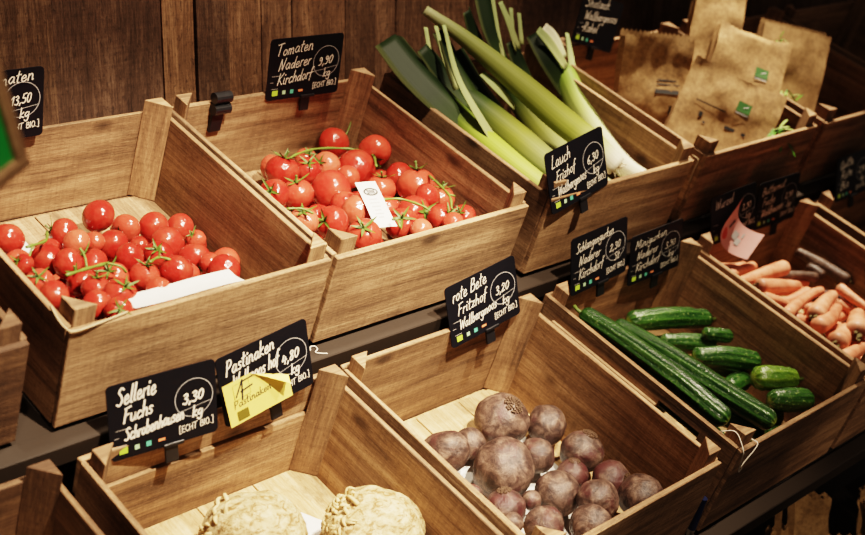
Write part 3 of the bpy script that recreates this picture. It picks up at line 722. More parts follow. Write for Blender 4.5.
# ------------------------------------------------------------------ tomatoes
ORD = ['first', 'second', 'third', 'fourth', 'fifth', 'sixth', 'seventh', 'eighth', 'ninth', 'tenth']
def ball(seg=24, rings=16, fn=None):
    v, f, uv = [], [], []
    v.append((0, 0, 1)); uv.append((0, 0))
    for i in range(1, rings):
        th = PI * i / rings
        for k in range(seg):
            ph = 2 * PI * k / seg; v.append((math.sin(th) * math.cos(ph), math.sin(th) * math.sin(ph), math.cos(th))); uv.append((k / seg, i / rings))
    v.append((0, 0, -1)); uv.append((0, 1))
    for k in range(seg): f.append((0, 1 + k, 1 + (k + 1) % seg))
    for i in range(rings - 2):
        for k in range(seg):
            a = 1 + i * seg + k; b = 1 + i * seg + (k + 1) % seg; f.append((a, a + seg, b + seg, b))
    n = len(v) - 1; o = 1 + (rings - 2) * seg
    for k in range(seg): f.append((o + k, n, o + (k + 1) % seg))
    if fn: v = [fn(Vector(p)) for p in v]
    return v, f, uv
def tom_shape(seed):
    r = random.Random(seed); lob = r.choice((4, 5, 6)); sq = r.uniform(.86, .95); am = r.uniform(.005, .022)
    def fn(p):
        th = math.acos(max(-1, min(1, p.z))); ph = math.atan2(p.y, p.x)
        k = 1 + am * math.cos(lob * ph + seed) * math.sin(th) ** 2
        dip = .16 * math.exp(-(th / .32) ** 2) + .05 * math.exp(-((PI - th) / .25) ** 2) * -1
        q = p * k; q.z = q.z * sq - dip * (1 if th < 1.5 else 0)
        return q
    return fn
TM = []
for i in range(5):
    v, f, uv = ball(28, 20, tom_shape(i)); me = pyd('tomato_body', v, f, uv, None, True); me.materials.append(M['tomato']); TM.append(me)
def calyx_mesh(seed):
    r = random.Random(seed); s = Soup()
    for k in range(5):
        a = 2 * PI * k / 5 + r.uniform(-.2, .2); L = r.uniform(.55, .95); up = r.uniform(.0, .34); d = Vector((math.cos(a), math.sin(a), 0)); n = Vector((-d.y, d.x, 0))
        v = []
        for t, w in ((0, .06), (.3, .095), (.62, .07), (.85, .035), (1, .006)):
            c = d * (t * L); z = .80 + .13 * math.sin(t * 2.2) * .6 + up * t * t * 1.3 - .05 * t
            tw = r.uniform(-.03, .03)
            v += [c + n * w + Vector((0, 0, z + tw)), c - n * w + Vector((0, 0, z - tw)), c + Vector((0, 0, z - .045 + .02 * t))]
        f = []
        for i in range(4):
            a0 = 3 * i; f += [(a0, a0 + 2, a0 + 5, a0 + 3), (a0 + 2, a0 + 1, a0 + 4, a0 + 5)]
        s.add(v, f)
    b = Vector((r.uniform(-.15, .15), r.uniform(-.15, .15), 1.22))
    v, f, uv = tube(cr([(0, 0, .74), tuple(b * .5 + Vector((0, 0, .45))), tuple(b)], 3), [.075, .065, .06, .06, .065, .085, .085], 7); s.add(v, f)
    me = s.mesh('calyx', True); me.materials.append(M['calyx']); return me
CXM = [calyx_mesh(i) for i in range(5)]
CAM = Vector((-.9329, -1.6763, .8659))
def tomato(c, p, axis, label, group, i, calyx):
    o = bpy.data.objects.new('tomato', TM[i % 5]); pos = at(c, p); q = Vector(axis).normalized().to_track_quat('Z', 'Y')
    o.matrix_world = Matrix.Translation(pos) @ (q.to_matrix() @ Matrix.Rotation(i * 1.7, 3, 'Z')).to_4x4() @ Matrix.Scale(p[3] * 1.015, 4)
    link(o); tag(o, label, 'tomato', group)
    if calyx:
        k = bpy.data.objects.new('calyx', CXM[i % 5]); link(k, o)
    return o
R_ = Vector((.6937, -.7203, 0))
def image_pos(X):
    """left-right and up-down order as seen by a shopper standing in front of the left end"""
    d = X - CAM; f = Vector((.7203 * .95, .6937 * .95, -.311)); u = Vector((.2241, .2158, .9502)); z = d.dot(f)
    return d.dot(R_) / z, d.dot(u) / z
def ordered_labels(c, T, rows, what, where):
    pos = [image_pos(at(c, p)) for p in T]; idx = sorted(range(len(T)), key=lambda i: -pos[i][1]); n = len(T); out = [None] * n; k = 0
    for r in range(len(rows)):
        m = (n - k + (len(rows) - r) - 1) // (len(rows) - r)
        row = sorted(idx[k:k + m], key=lambda i: pos[i][0]); k += m
        for j, i in enumerate(row):
            pl = 'leftmost' if j == 0 else 'rightmost' if j == len(row) - 1 else ORD[j] + ' from left'
            out[i] = (what, '%s in %s of %s' % (pl, rows[r], where))
    return out
ROWS = ['back row', 'second row', 'third row', 'fourth row', 'front row']
# which tomatoes show their green calyx, and which way it points (right, up, towards the viewer)
T1C = {1: (-1, .3, .3), 6: (-.5, -.5, .8), 9: (-.3, .6, .7), 13: (0, .5, .9), 17: (-.5, .8, .4), 18: (.2, .9, .4), 25: (-.1, .5, .7), 24: (.2, .9, .4), 27: (.1, .5, .8), 28: (.5, .6, .5), 14: (.3, -.8, .6), 32: (-.4, .4, .8), 30: (.3, .2, .9), 23: (-.4, .8, .4)}
T2C = {1: (0, -.6, .5), 3: (.2, .9, .3), 4: (.3, .5, .6), 6: (-.5, .2, .8), 5: (.1, .6, .7), 10: (-.1, .8, .5), 11: (-.2, .2, .95), 12: (0, .7, .6), 13: (-.5, .1, .8), 16: (.1, .9, .3), 18: (0, 1, .2), 20: (.1, .9, .4), 22: (0, .45, .9), 25: (-.3, .4, .7), 23: (.6, .4, .6), 27: (.0, .5, .8), 21: (.7, .1, .6)}
def heap(c, T, F, TC, where, grp):
    LB = ordered_labels(c, T, ROWS, 'red tomato', where)
    V_ = Vector((-.684, -.659, .311)); U_ = Vector((.2241, .2158, .9502))
    for i, p in enumerate(T):
        if i in TC: a, b, g = TC[i]; ax = R_ * a + U_ * b + V_ * g
        else: ax = -V_ * rnd.uniform(.3, 1) + R_ * rnd.uniform(-1, 1) + U_ * rnd.uniform(-.8, .2)
        sz = 'large ' if p[3] > .029 else 'small ' if p[3] < .0195 else ''
        tomato(c, p, ax, sz + LB[i][0] + (' with calyx' if i in TC else '') + ', ' + LB[i][1], grp, i, i in TC)
    for i, p in enumerate(F):
        tomato(c, p, (rnd.uniform(-1, 1), rnd.uniform(-1, 1), rnd.uniform(-.5, 1)), 'red tomato buried under the others in the ' + where, grp + ', lower layers', i, False)
heap('U1', TOM1, TOM1_FILL, T1C, 'left tomato crate', 'tomatoes in the left crate')
heap('U2', TOM2, TOM2_FILL, T2C, 'second tomato crate', 'tomatoes in the second crate')
def vine(c, label, pts, r=.0028, branches=()):
    e = Soup(); v, f, uv = tube(cr([tuple(at(c, p)) for p in pts], 5), [r * (1 + .25 * math.sin(i * 1.7)) for i in range((len(pts) - 1) * 5 + 1)], 7); e.add(v, f)
    for b in branches:
        v, f, uv = tube(cr([tuple(at(c, p)) for p in b], 4), [r * .8] * ((len(b) - 1) * 4 + 1 if len(b) > 2 else 5), 6); e.add(v, f)
    tag(mesh_obj('vine_stem', e.mesh('vine_stem', True), M['stem']), label, 'vine stem', 'green tomato vine stems')
vine('U1', 'green vine stem across the middle left of the left tomato crate', [(.064,.118,.186),(.109,.130,.178),(.159,.145,.166)], .0026, [[(.150,.142,.170),(.167,.126,.170),(.176,.120,.160)], [(.109,.130,.178),(.112,.145,.190),(.108,.155,.200)]])
vine('U1', 'green vine stem at the left end of the left tomato crate', [(.065,.230,.162),(.109,.247,.152),(.133,.281,.142)], .0024, [[(.08,.236,.160),(.062,.215,.150)]])
vine('U1', 'short green vine stem in the middle of the left tomato crate', [(.226,.130,.160),(.254,.144,.153),(.269,.131,.153)], .0023, [[(.254,.144,.153),(.258,.150,.172)]])
vine('U2', 'long green vine stem along the back of the second tomato crate', [(.230,.395,.097),(.258,.405,.098),(.330,.423,.088),(.398,.411,.084),(.421,.388,.088),(.433,.363,.091),(.387,.305,.107)], .0026)
vine('U2', 'green vine stem at the right of the second tomato crate', [(.447,.217,.128),(.416,.154,.146),(.393,.110,.156),(.372,.080,.150)], .0026, [[(.40,.125,.152),(.415,.115,.150)]])
vine('U2', 'green vine stem beside the white tag in the second tomato crate', [(.245,.149,.156),(.285,.138,.156),(.303,.100,.162),(.312,.085,.158)], .0024)
vine('U2', 'dark vine end sticking up at the back of the second tomato crate', [(.455,.470,.070),(.468,.478,.085),(.478,.488,.105)], .0017)
vine('U2', 'green vine stem near the front of the second tomato crate', [(.215,.085,.160),(.205,.065,.172),(.200,.050,.168)], .0023)
vine('U2', 'green vine stem at the left edge of the second tomato crate', [(.030,.171,.168),(.052,.158,.172),(.064,.138,.172)], .0023)

# ------------------------------------------------------------------ beetroots
def lumpy(seed, amp, freq, sq=1.0, crown=.0, tail=.0):
    o = Vector((seed * 3.1, seed * 1.7, seed * .9))
    def fn(p):
        n = noise.noise(p * freq + o) * amp + noise.noise(p * freq * 2.7 + o) * amp * .4 + noise.noise(p * freq * 7 + o) * amp * .12
        q = p * (1 + n); th = math.acos(max(-1, min(1, p.z)))
        q.z *= sq
        if crown: q.z += crown * math.exp(-(th / .30) ** 2)
        if tail: q.z -= tail * math.exp(-((PI - th) / .22) ** 2)
        return q
    return fn
def beet(c, p, axis, label, i, sc=(1, 1, 1), crown=True, tail=False):
    v, f, uv = ball(40, 30, lumpy(i + 1, .075, 1.3, .93, .10, .22 if tail else .05))
    SC = Vector((p[3] * sc[0], p[3] * sc[1], p[3] * sc[2])); v = [Vector(q) * SC for q in v]
    o = mesh_obj('beetroot', pyd('beetroot', v, f, uv, None, True), M['beet'])
    q = Vector(axis).normalized().to_track_quat('Z', 'Y')
    o.matrix_world = Matrix.Translation(at(c, p)) @ (q.to_matrix() @ Matrix.Rotation(i * 2.1, 3, 'Z')).to_4x4()
    tag(o, label, 'beetroot', 'beetroots')
    if crown:
        s = Soup(); r = random.Random(i)
        for ring, (rad, nn, hh) in enumerate(((.33, 24, .03), (.26, 19, .06), (.19, 14, .07), (.12, 9, .06), (.05, 4, .05))):
            for k in range(nn):
                a = 2 * PI * k / nn + r.uniform(-.2, .2); d = Vector((math.cos(a), math.sin(a), 0)); b = d * rad + Vector((0, 0, .93 + .10 * (1 - rad * 2.2)))
                vv, ff, _ = tube([b - Vector((0, 0, .06)), b + Vector((d.x * .02, d.y * .02, hh * r.uniform(.4, 1)))], [.046, .030], 5); s.add(vv, ff)
        s.v = [tuple(Vector(q) * SC) for q in s.v]; mesh_obj('leaf_scar', s.mesh('leaf_scar', False), M['beetcrown'], o)
V_ = Vector((-.684, -.659, .311)); U_ = Vector((.2241, .2158, .9502))
def dirv(a, b, g): return R_ * a + U_ * b + V_ * g
BA = {0: (.35, .55, .55), 2: (.35, .9, .25), 7: (.1, .9, .3), 9: (.75, .1, .6), 11: (-.1, .95, .2), 13: (.1, -.3, -1), 5: (.4, -.5, -.8)}
BLAB = ['large pale brown beetroot at the back with its round leaf scar facing up', 'dark round beetroot against the right board, behind the reddish one', 'dark reddish beetroot with rough crown beside the right board', 'long reddish purple beetroot at the far left by the crate side',
 'small brown beetroot just right of the long reddish one', 'medium round beetroot right of the largest one', 'largest brown beetroot in the middle of the heap', 'small beetroot with a rough crown in the middle of the heap', 'round pale brown beetroot in the front half, below the small crowned one',
 'beetroot with a dark rough end near the right side board', 'brown beetroot in front of the one with the dark rough end', 'beetroot with a crown tip at the front left of the heap', 'beetroot at the bottom centre, cut by the crate front', 'dark beetroot right of the bottom centre one by the front board',
 'lone dark beetroot in the front right corner of the crate', 'tiny beetroot tucked below the largest one on the left', 'tiny beetroot at the very front left by the corner post', 'tiny beetroot in the gap left of the round pale brown one']
for i, p in enumerate(BEET):
    a = BA.get(i)
    ax = dirv(*a) if a else dirv(rnd.uniform(-1, 1), rnd.uniform(-1, .1), -rnd.uniform(.2, 1))
    beet('L2', p, ax, BLAB[i], i, (.92, .92, 1.18) if i == 3 else (1, 1, 1))
for i, p in enumerate(BEET_FILL):
    beet('L2', (p[0], p[1], p[2], p[3]), dirv(0, -.4, -1), ['beetroot lying low at the left side board', 'beetroot lying low at the front left corner', 'beetroot lying low below the long reddish one', 'beetroot lying low behind the front board', 'beetroot buried under the middle of the heap'][i], 30 + i)

# ------------------------------------------------------------------ celeriac
def celeriac(c, p, r, seed, label, stubs):
    v, f, uv = ball(72, 52, lumpy(seed, .10, 1.5, .86)); v = [Vector(q) * r for q in v]; o = mesh_obj('celeriac', pyd('celeriac', v, f, uv, None, True), M['celeriac'])
    o.matrix_world = Matrix.Translation(at(c, p)); tag(o, label, 'celeriac', 'celeriac bulbs')
    q = random.Random(seed); s = Soup()
    for k in range(stubs):
        d = (dirv(-.75, .45, .35) + Vector((q.uniform(-.45, .45), q.uniform(-.45, .45), q.uniform(-.4, .4)))).normalized()
        b = d * .93; e_ = Vector((q.uniform(-1, 1), q.uniform(-1, 1), q.uniform(-1, .6)))
        t = (e_ - d * e_.dot(d)).normalized() * q.uniform(.12, .34)
        vv, ff, _ = tube(cr([tuple(b * .93), tuple(b * 1.06 + t * .5), tuple(b * 1.02 + t)], 4), [.05, .048, .045, .045, .04, .035, .03, .022, .010], 6); s.add(vv, ff)
    s.v = [tuple(Vector(q) * r) for q in s.v]; mesh_obj('rootlets', s.mesh('rootlets', True), M['rootlet'], o)
celeriac('L1', (.236, .340, .056), .086, 3, 'cream celeriac bulb on the left of the white paper sheet', 12)
celeriac('L1', (.418, .252, .060), .086, 8, 'cream celeriac bulb with tangled rootlets on the right of the white paper', 60)

# ------------------------------------------------------------------ cucumbers
def cucumber(c, pts, r, mat, label, ridge=.085, lumps=.0, seg=36, tipc=(1, 1, 1), stem=False, cat='cucumber', grp='cucumbers'):
    P, R = capsule([tuple(at(c, q)) for q in pts], r, 9, 7, lambda t: 1 - .16 * (1 - t) ** 4 - .06 * t ** 6)
    sd = hash_str(label)
    def prof(th, t): return 1 + ridge * .5 * math.cos(9 * th + .4 * math.sin(t * 5)) * min(1, 6 * t, 6 * (1 - t)) + .022 * math.sin(3 * th + t * 6 + sd)
    v, f, uv = tube(P, R, seg, prof); n = len(P)
    if lumps: v = [q + (q - Vector(P[i // seg])).normalized() * r * lumps * noise.noise(q * 170) for i, q in enumerate(v)]
    cols = []
    for i in range(n):
        t = i / (n - 1); k = max(0, 1 - t / .07) * .5 + max(0, (t - .93) / .07) * .8
        cols += [(k, k, k)] * seg
    o = mesh_obj('cucumber', pyd('cucumber', v, f, uv, cols, True), M[mat]); tag(o, label, cat, grp)
    if stem:
        d = (Vector(P[0]) - Vector(P[8])).normalized(); b = Vector(P[0])
        vv, ff, uu = tube([b - d * .004, b + d * .010, b + d * .020 + Vector((0, 0, .004))], [.0055, .0036, .0042], 8); mesh_obj('stem', pyd('stem', vv, ff, uu, None, True), M['stem'], o)
    return o
cucumber('L3', [(.050, .430, .172), (.055, .32, .178), (.060, .20, .179), (.070, .092, .170)], .0240, 'cucumber', 'long snake cucumber lying along the left side board of the crate', stem=True)
cucumber('L3', [(.125, .390, .150), (.128, .27, .166), (.134, .15, .174), (.145, .035, .181)], .0235, 'cucumber', 'long snake cucumber right of the first, its tip over the front board')
cucumber('L3', [(.078, .33, .108), (.085, .20, .112), (.088, .06, .108)], .0215, 'cucumber', 'dark snake cucumber underneath the two long cucumbers')
cucumber('L3', [(.462, .376, .082), (.375, .410, .087), (.278, .442, .083)], .0245, 'mini', 'mini cucumber at the back of the crate with a bright warty top', .02, .10, stem=True)
cucumber('L3', [(.316, .372, .066), (.418, .322, .066)], .0200, 'mini', 'mini cucumber in the second row, half hidden behind the long ones', .02, .10)
cucumber('L3', [(.330, .292, .080), (.385, .262, .083), (.446, .226, .078)], .0245, 'mini', 'striped mini cucumber in the middle of the crate beside the long ones', .05, .05)
cucumber('L3', [(.460, .138, .092), (.392, .172, .092)], .0275, 'minilight', 'pale green stubby mini cucumber near the right side board', .02, .12, stem=True)
cucumber('L3', [(.372, .114, .083), (.440, .082, .083)], .0262, 'mini', 'stubby mini cucumber at the front right below the pale green one', .02, .12)
cucumber('L3', [(.352, .208, .052), (.416, .215, .040)], .0236, 'mini', 'dark mini cucumber in shadow left of the pale stubby one', .02, .08)
cucumber('L3', [(.390, .325, .100), (.440, .300, .095)], .0160, 'mini', 'small warty mini cucumber lying on the middle row', .02, .16)
cucumber('L3', [(.40, .32, .030), (.46, .24, .030)], .0225, 'mini', 'mini cucumber at the bottom of the heap by the right board', .02, .08)
cucumber('L3', [(.22, .36, .050), (.23, .24, .050)], .0235, 'mini', 'mini cucumber low in the heap right under the second long cucumber', .02, .08)
cucumber('L3', [(.23, .19, .080), (.25, .07, .075)], .0235, 'mini', 'mini cucumber in the shadow at the front centre of the crate', .02, .08)
cucumber('L3', [(.30, .42, .020), (.42, .38, .020)], .0225, 'mini', 'mini cucumber on the floor at the back of the crate', .02, .08)
cucumber('L3', [(.33, .20, .002), (.44, .12, .004)], .0240, 'mini', 'mini cucumber on the crate floor under the stubby ones', .02, .08)
cucumber('L3', [(.14, .38, .055), (.14, .24, .055)], .0220, 'mini', 'mini cucumber buried under the long cucumbers', .02, .08)
cucumber('L3', [(.06, .40, .060), (.06, .10, .060)], .0210, 'cucumber', 'snake cucumber buried at the left side of the crate floor')
cucumber('L3', [(.13, .16, .120), (.17, .05, .130)], .0215, 'mini', 'mini cucumber under the tip of the second long cucumber', .02, .08)
cucumber('L3', [(.30, .09, .020), (.42, .05, .020)], .0240, 'mini', 'mini cucumber on the floor behind the front board', .02, .08)

# ------------------------------------------------------------------ carrots and dark roots
def carrot(c, a, b, r, mat, label, crown=0, tip=.55, bend=0.0, cat='carrot', grp='pale carrots', lump=.05):
    A, B = Vector(a), Vector(b); m = (A + B) / 2 + Vector((0, bend, bend * .3))
    P, R = capsule([tuple(at(c, A)), tuple(at(c, m)), tuple(at(c, B))], r, 8, 6, lambda t: 1 - (1 - tip) * t ** 1.6, .7)
    sd = hash_str(label)
    def prof(th, t): return 1 + lump * (math.sin(2 * th + t * 7 + sd) * .5 + noise.noise(Vector((math.cos(th) * 1.3, math.sin(th) * 1.3, t * 9 + sd * .01))) * 1.2)
    v, f, uv = tube(P, R, 22, prof); n = len(P)
    cols = []
    for i in range(n):
        k = max(0, 1 - i / 7.0) * .85 if crown else 0
        k = max(k, max(0, (i - n + 4) / 4) * .4); cols += [(k, k, k)] * 22
    o = mesh_obj('carrot' if cat == 'carrot' else 'dark_root', pyd('carrot', v, f, uv, cols, True), M[mat]); tag(o, label, cat, grp)
    if crown:
        d = (Vector(P[0]) - Vector(P[7])).normalized(); b0 = Vector(P[0]) - d * .002; s = Soup(); q = random.Random(sd)
        for k in range(7):
            w = Vector((q.uniform(-1, 1), q.uniform(-1, 1), q.uniform(-1, 1))) * r * .35
            vv, ff, _ = tube([b0 + w, b0 + w * 1.3 + d * r * q.uniform(.2, .5)], [r * .18, r * .10], 6); s.add(vv, ff)
        mesh_obj('crown', s.mesh('crown'), M['crown'], o)
CAR = [
((.104,.465,.118),(.185,.452,.118),.0120,0,'small pale carrot at the back left, under the pink flyer'),
((.190,.430,.123),(.085,.438,.120),.0125,0,'pale carrot second from the back at the left side board'),
((.262,.388,.132),(.066,.402,.125),.0155,0,'long smooth pale carrot pointing at the left side board'),
((.119,.361,.134),(.232,.326,.130),.0165,1,'pale carrot with a dark round crown at the left side board'),
((.100,.332,.126),(.150,.296,.118),.0130,1,'short pale carrot with cut end just in front of the dark crowned one'),
((.235,.299,.128),(.118,.312,.118),.0125,0,'slim pale carrot crossing behind the middle of the heap'),
((.085,.263,.135),(.250,.285,.135),.0125,0,'slender pale carrot slanting up in the middle of the heap'),
((.146,.225,.142),(.271,.254,.142),.0178,1,'thick pale carrot in the middle with greenish end towards the viewer'),
((.124,.199,.136),(.243,.221,.136),.0172,0,'thick pale carrot lying next to the greenish ended one'),
((.127,.145,.127),(.195,.168,.127),.0205,1,'stubby pale carrot with a dark end at the front left'),
((.120,.251,.116),(.150,.235,.110),.0140,0,'short stub of carrot squeezed at the left side board'),
((.194,.140,.142),(.265,.178,.142),.0225,1,'fat pale carrot at the right edge of the photo'),
((.100,.108,.118),(.205,.112,.122),.0160,0,'pale carrot at the very front pointing left'),
((.345,.270,.130),(.344,.195,.130),.0115,1,'reddish slim carrot on the right with a dark end'),
((.334,.250,.104),(.346,.190,.100),.0105,0,'thin reddish carrot under the slim one on the right'),
((.215,.120,.098),(.270,.105,.098),.0140,0,'reddish carrot deep between the front carrots'),
((.20,.37,.095),(.30,.34,.090),.0150,0,'pale carrot lying low behind the long smooth one'),
((.16,.25,.095),(.26,.20,.090),.0160,0,'pale carrot buried under the thick pair'),
((.20,.19,.100),(.30,.16,.095),.0150,0,'pale carrot buried beside the fat one'),
((.05,.30,.105),(.05,.40,.095),.0150,0,'pale carrot hidden along the left side board'),
((.06,.20,.110),(.05,.08,.105),.0160,0,'pale carrot hidden at the front left corner'),
]
for a, b, r, cwn, lab in CAR: carrot('L4', a, b, r * 1.18, 'carrot', lab, cwn, .62, rnd.uniform(-.006, .006))
for k in range(26):
    r_ = random.Random(100 + k); u = .05 + .11 * (k % 3) + r_.uniform(-.01, .01); v_ = .06 + .045 * (k // 3); w = .018 + .030 * ((k * 7) % 3)
    carrot('L4', (u, v_, w), (u + .10, v_ + r_.uniform(-.02, .02), w + .005), .0150, 'carrot', 'pale carrot buried in the lower layers of the carrot crate', 0, .7, 0, grp='pale carrots in the lower layers')
DRK = [((.498,.313,.092),(.442,.440,.098),.0165,1,'long dark brown root lying along the right of the carrot crate',.75),
((.372,.348,.102),(.290,.392,.098),.0125,0,'dark purple root lying across the pale carrots',.8),
((.418,.354,.094),(.416,.388,.094),.0135,0,'short dark purple root with rounded end beside the long dark one',.85),
((.44,.25,.075),(.36,.33,.070),.0150,0,'dark root lying low between the carrots and the long dark one',.7),
((.46,.20,.060),(.40,.10,.060),.0150,0,'dark root at the front right of the carrot crate',.7)]
for a, b, r, cwn, lab, tp in DRK: carrot('L4', tuple(min(q, .478) if i == 0 else q for i, q in enumerate(a)), b, r, 'darkcarrot', lab, cwn, tp, .004, 'root', 'dark roots', .07)
for a, b, r, lab in (((.10,.40,.02),(.30,.40,.02),.012,'thin pale parsnip tip on the far right behind the dark root'), ((.05,.36,.03),(.18,.33,.035),.013,'dark root in the last lower crate near the right edge'), ((.16,.42,.03),(.30,.38,.03),.013,'dark root further back in the last lower crate')):
    carrot('L5', a, b, r, 'darkcarrot', lab, 0, .5, .01, 'root', 'dark roots', .05)

# ------------------------------------------------------------------ leeks
DARK, MID, PALE, WHITE, YEL = (.013, .024, .010), (.050, .078, .022), (.36, .38, .18), (.80, .73, .58), (.26, .28, .06)
def lerp(a, b, t): return tuple(x + (y - x) * t for x, y in zip(a, b))
def grad(stops, t):
    for (p, c), (q, d) in zip(stops, stops[1:]):
        if t <= q: return lerp(c, d, max(0, (t - p) / (q - p)))
    return stops[-1][1]
def leek(label, c, shaft, stops, leaves, rootlets=True):
    pts = cr([(*at(c, q), q[3]) for q in shaft], 7)
    n = len(pts)
    v, f, uv = tube([p[:3] for p in pts], [p[3] for p in pts], 22, lambda th, t: 1 + .03 * math.sin(2 * th + 4 * t))
    cols = []
    for i in range(n): cols += [grad(stops, i / (n - 1))] * 22
    o = mesh_obj('leek', pyd('leek', v, f, uv, cols, True), M['leek']); tag(o, label, 'leek', 'leeks')
    up = (CM[c].to_3x3() @ Vector((0, -.62, .78))).normalized()
    for kind, q in leaves:
        L = cr([(*at(c, p), p[3]) for p in q], 6); C = [Vector(p[:3]) for p in L]; vv, ff, uu, cc = [], [], [], []
        nx = 8; acc = 0
        for i, p in enumerate(L):
            d = (C[min(i + 1, len(C) - 1)] - C[max(i - 1, 0)]).normalized(); s = d.cross(up).normalized(); nn = s.cross(d)
            if i: acc += (C[i] - C[i - 1]).length
            t = i / (len(L) - 1)
            for k in range(nx + 1):
                x = k / nx - .5; fold = (abs(x) - .25) * (-.55 if kind == 'dark' else .35) * p[3]
                vv.append(C[i] + s * (x * p[3]) + nn * fold); uu.append((x * p[3] / .09 * 1.2, acc))
                e_ = abs(x) * 2
                if kind == 'dark': k_ = lerp(lerp(MID, DARK, min(1, t * 2.2)), PALE, .35 * max(0, e_ - .8) / .2)
                elif kind == 'edge': k_ = lerp(PALE, (.30, .36, .17), t)
                else: k_ = lerp((.55, .56, .34), WHITE, t)
                cc.append(k_)
        m = nx + 1
        for i in range(len(L) - 1):
            for k in range(nx): ff.append((i * m + k, i * m + k + 1, (i + 1) * m + k + 1, (i + 1) * m + k))
        lo = mesh_obj('leaf', pyd('leaf', vv, ff, uu, cc, True), M['leek'], o)
        md = lo.modifiers.new('thickness', 'SOLIDIFY'); md.thickness = .0022
    if rootlets:
        b = Vector(pts[-1][:3]); d = (b - Vector(pts[-3][:3])).normalized(); rr = pts[-1][3]; s = Soup(); q = random.Random(hash_str(label))
        for k in range(16):
            w = Vector((q.uniform(-1, 1), q.uniform(-1, 1), q.uniform(-1, 1))); w = (w - d * w.dot(d)) * rr * .55
            vv, ff, _ = tube(cr([tuple(b + w - d * .004), tuple(b + w * 1.2 + d * .006), tuple(b + w * 1.6 + d * q.uniform(.006, .016))], 3), [.0014] * 6 + [.0006], 5); s.add(vv, ff)
        mesh_obj('rootlets', s.mesh('rootlets'), M['roots'], o)
LV = {
'a':[
 ('dark',[(0.094,0.260,0.150,0.0509),(0.045,0.350,0.196,0.0845),(0.021,0.440,0.229,0.0976),(0.008,0.525,0.262,0.0900)]),
 ('dark',[(0.107,0.340,0.176,0.0430),(0.089,0.410,0.218,0.0559),(0.052,0.470,0.267,0.0427)]),
 ('edge',[(0.090,0.200,0.142,0.0252),(0.059,0.280,0.205,0.0209),(0.052,0.360,0.257,0.0147),(0.059,0.440,0.332,0.0084)]),
 ('edge',[(0.064,0.360,0.220,0.0148),(0.060,0.410,0.265,0.0106),(0.071,0.470,0.313,0.0085)]),
 ('edge',[(0.065,0.460,0.256,0.0107),(0.076,0.500,0.294,0.0086)]),
 ('dark',[(0.142,0.360,0.184,0.0477),(0.131,0.440,0.240,0.0478),(0.112,0.490,0.289,0.0389)]),
],
'c':[
 ('dark',[(0.236,0.280,0.114,0.0753),(0.180,0.380,0.187,0.0746),(0.155,0.460,0.251,0.0569)]),
 ('edge',[(0.206,0.300,0.189,0.0131),(0.174,0.340,0.221,0.0260),(0.158,0.380,0.237,0.0195)]),
],
'd':[
 ('dark',[(0.284,0.410,0.218,0.0315),(0.266,0.470,0.284,0.0536),(0.264,0.530,0.357,0.0579)]),
 ('edge',[(0.268,0.410,0.230,0.0089),(0.277,0.465,0.285,0.0090),(0.282,0.525,0.358,0.0112)]),
 ('dark',[(0.268,0.460,0.218,0.0361),(0.242,0.500,0.270,0.0403),(0.221,0.520,0.312,0.0311)]),
 ('edge',[(0.367,0.460,0.227,0.0230),(0.347,0.500,0.285,0.0183),(0.337,0.530,0.317,0.0137)]),
 ('edge',[(0.358,0.470,0.238,0.0115),(0.370,0.520,0.304,0.0092)]),
 ('edge',[(0.388,0.470,0.235,0.0116),(0.406,0.520,0.288,0.0093)]),
 ('dark',[(0.386,0.400,0.158,0.0417),(0.374,0.450,0.206,0.0509),(0.360,0.480,0.243,0.0368)]),
],
'f':[
 ('dark',[(0.505,0.370,0.148,0.0664),(0.472,0.440,0.205,0.0660),(0.462,0.500,0.238,0.0473)]),
 ('edge',[(0.490,0.400,0.198,0.0212),(0.467,0.450,0.237,0.0305),(0.444,0.480,0.261,0.0234)]),
 ('white',[(0.527,0.440,0.198,0.0239),(0.513,0.480,0.232,0.0381),(0.493,0.500,0.251,0.0285)]),
 ('edge',[(0.510,0.360,0.145,0.0285),(0.556,0.440,0.195,0.0192),(0.577,0.490,0.234,0.0097)]),
],
}
SG = [(0, DARK), (.25, MID), (.5, YEL), (.72, PALE), (.88, WHITE), (1, WHITE)]
leek('leek on the left with a broad dark cut leaf fan over the crate corner', 'U3', [(.030,.470,.205,.020),(.050,.400,.182,.028),(.066,.330,.163,.031),(.074,.260,.153,.029),(.084,.150,.144,.0245),(.112,.050,.127,.0215)], [(0, DARK), (.25, (.035, .065, .015)), (.45, (.12, .17, .03)), (.65, (.34, .43, .07)), (.85, (.42, .48, .12)), (1, PALE)], LV['a'])
leek('long pale green leek lying diagonally on top of the others', 'U3', [(.080,.520,.324,.0107),(.137,.440,.293,.0172),(.212,.320,.241,.0262),(.266,.220,.199,.0300),(.287,.130,.182,.0285),(.312,.070,.158,.0235)], [(0, (.28, .28, .16)), (.2, (.18, .20, .07)), (.45, (.21, .23, .055)), (.7, (.30, .33, .07)), (.84, (.55, .56, .26)), (.93, WHITE), (1, WHITE)], [])
leek('leek under the long pale one with a dark leaf behind it', 'U3', [(.130,.410,.182,.024),(.154,.350,.163,.0320),(.186,.250,.138,.0340),(.215,.150,.118,.0290),(.258,.060,.100,.0257)], SG, LV['c'])
leek('upright leafed leek behind the middle with dark broad leaves', 'U3', [(.330,.44,.165,.016),(.330,.38,.140,.026),(.330,.30,.110,.028),(.345,.20,.078,.027),(.360,.07,.050,.024)], SG, LV['d'])
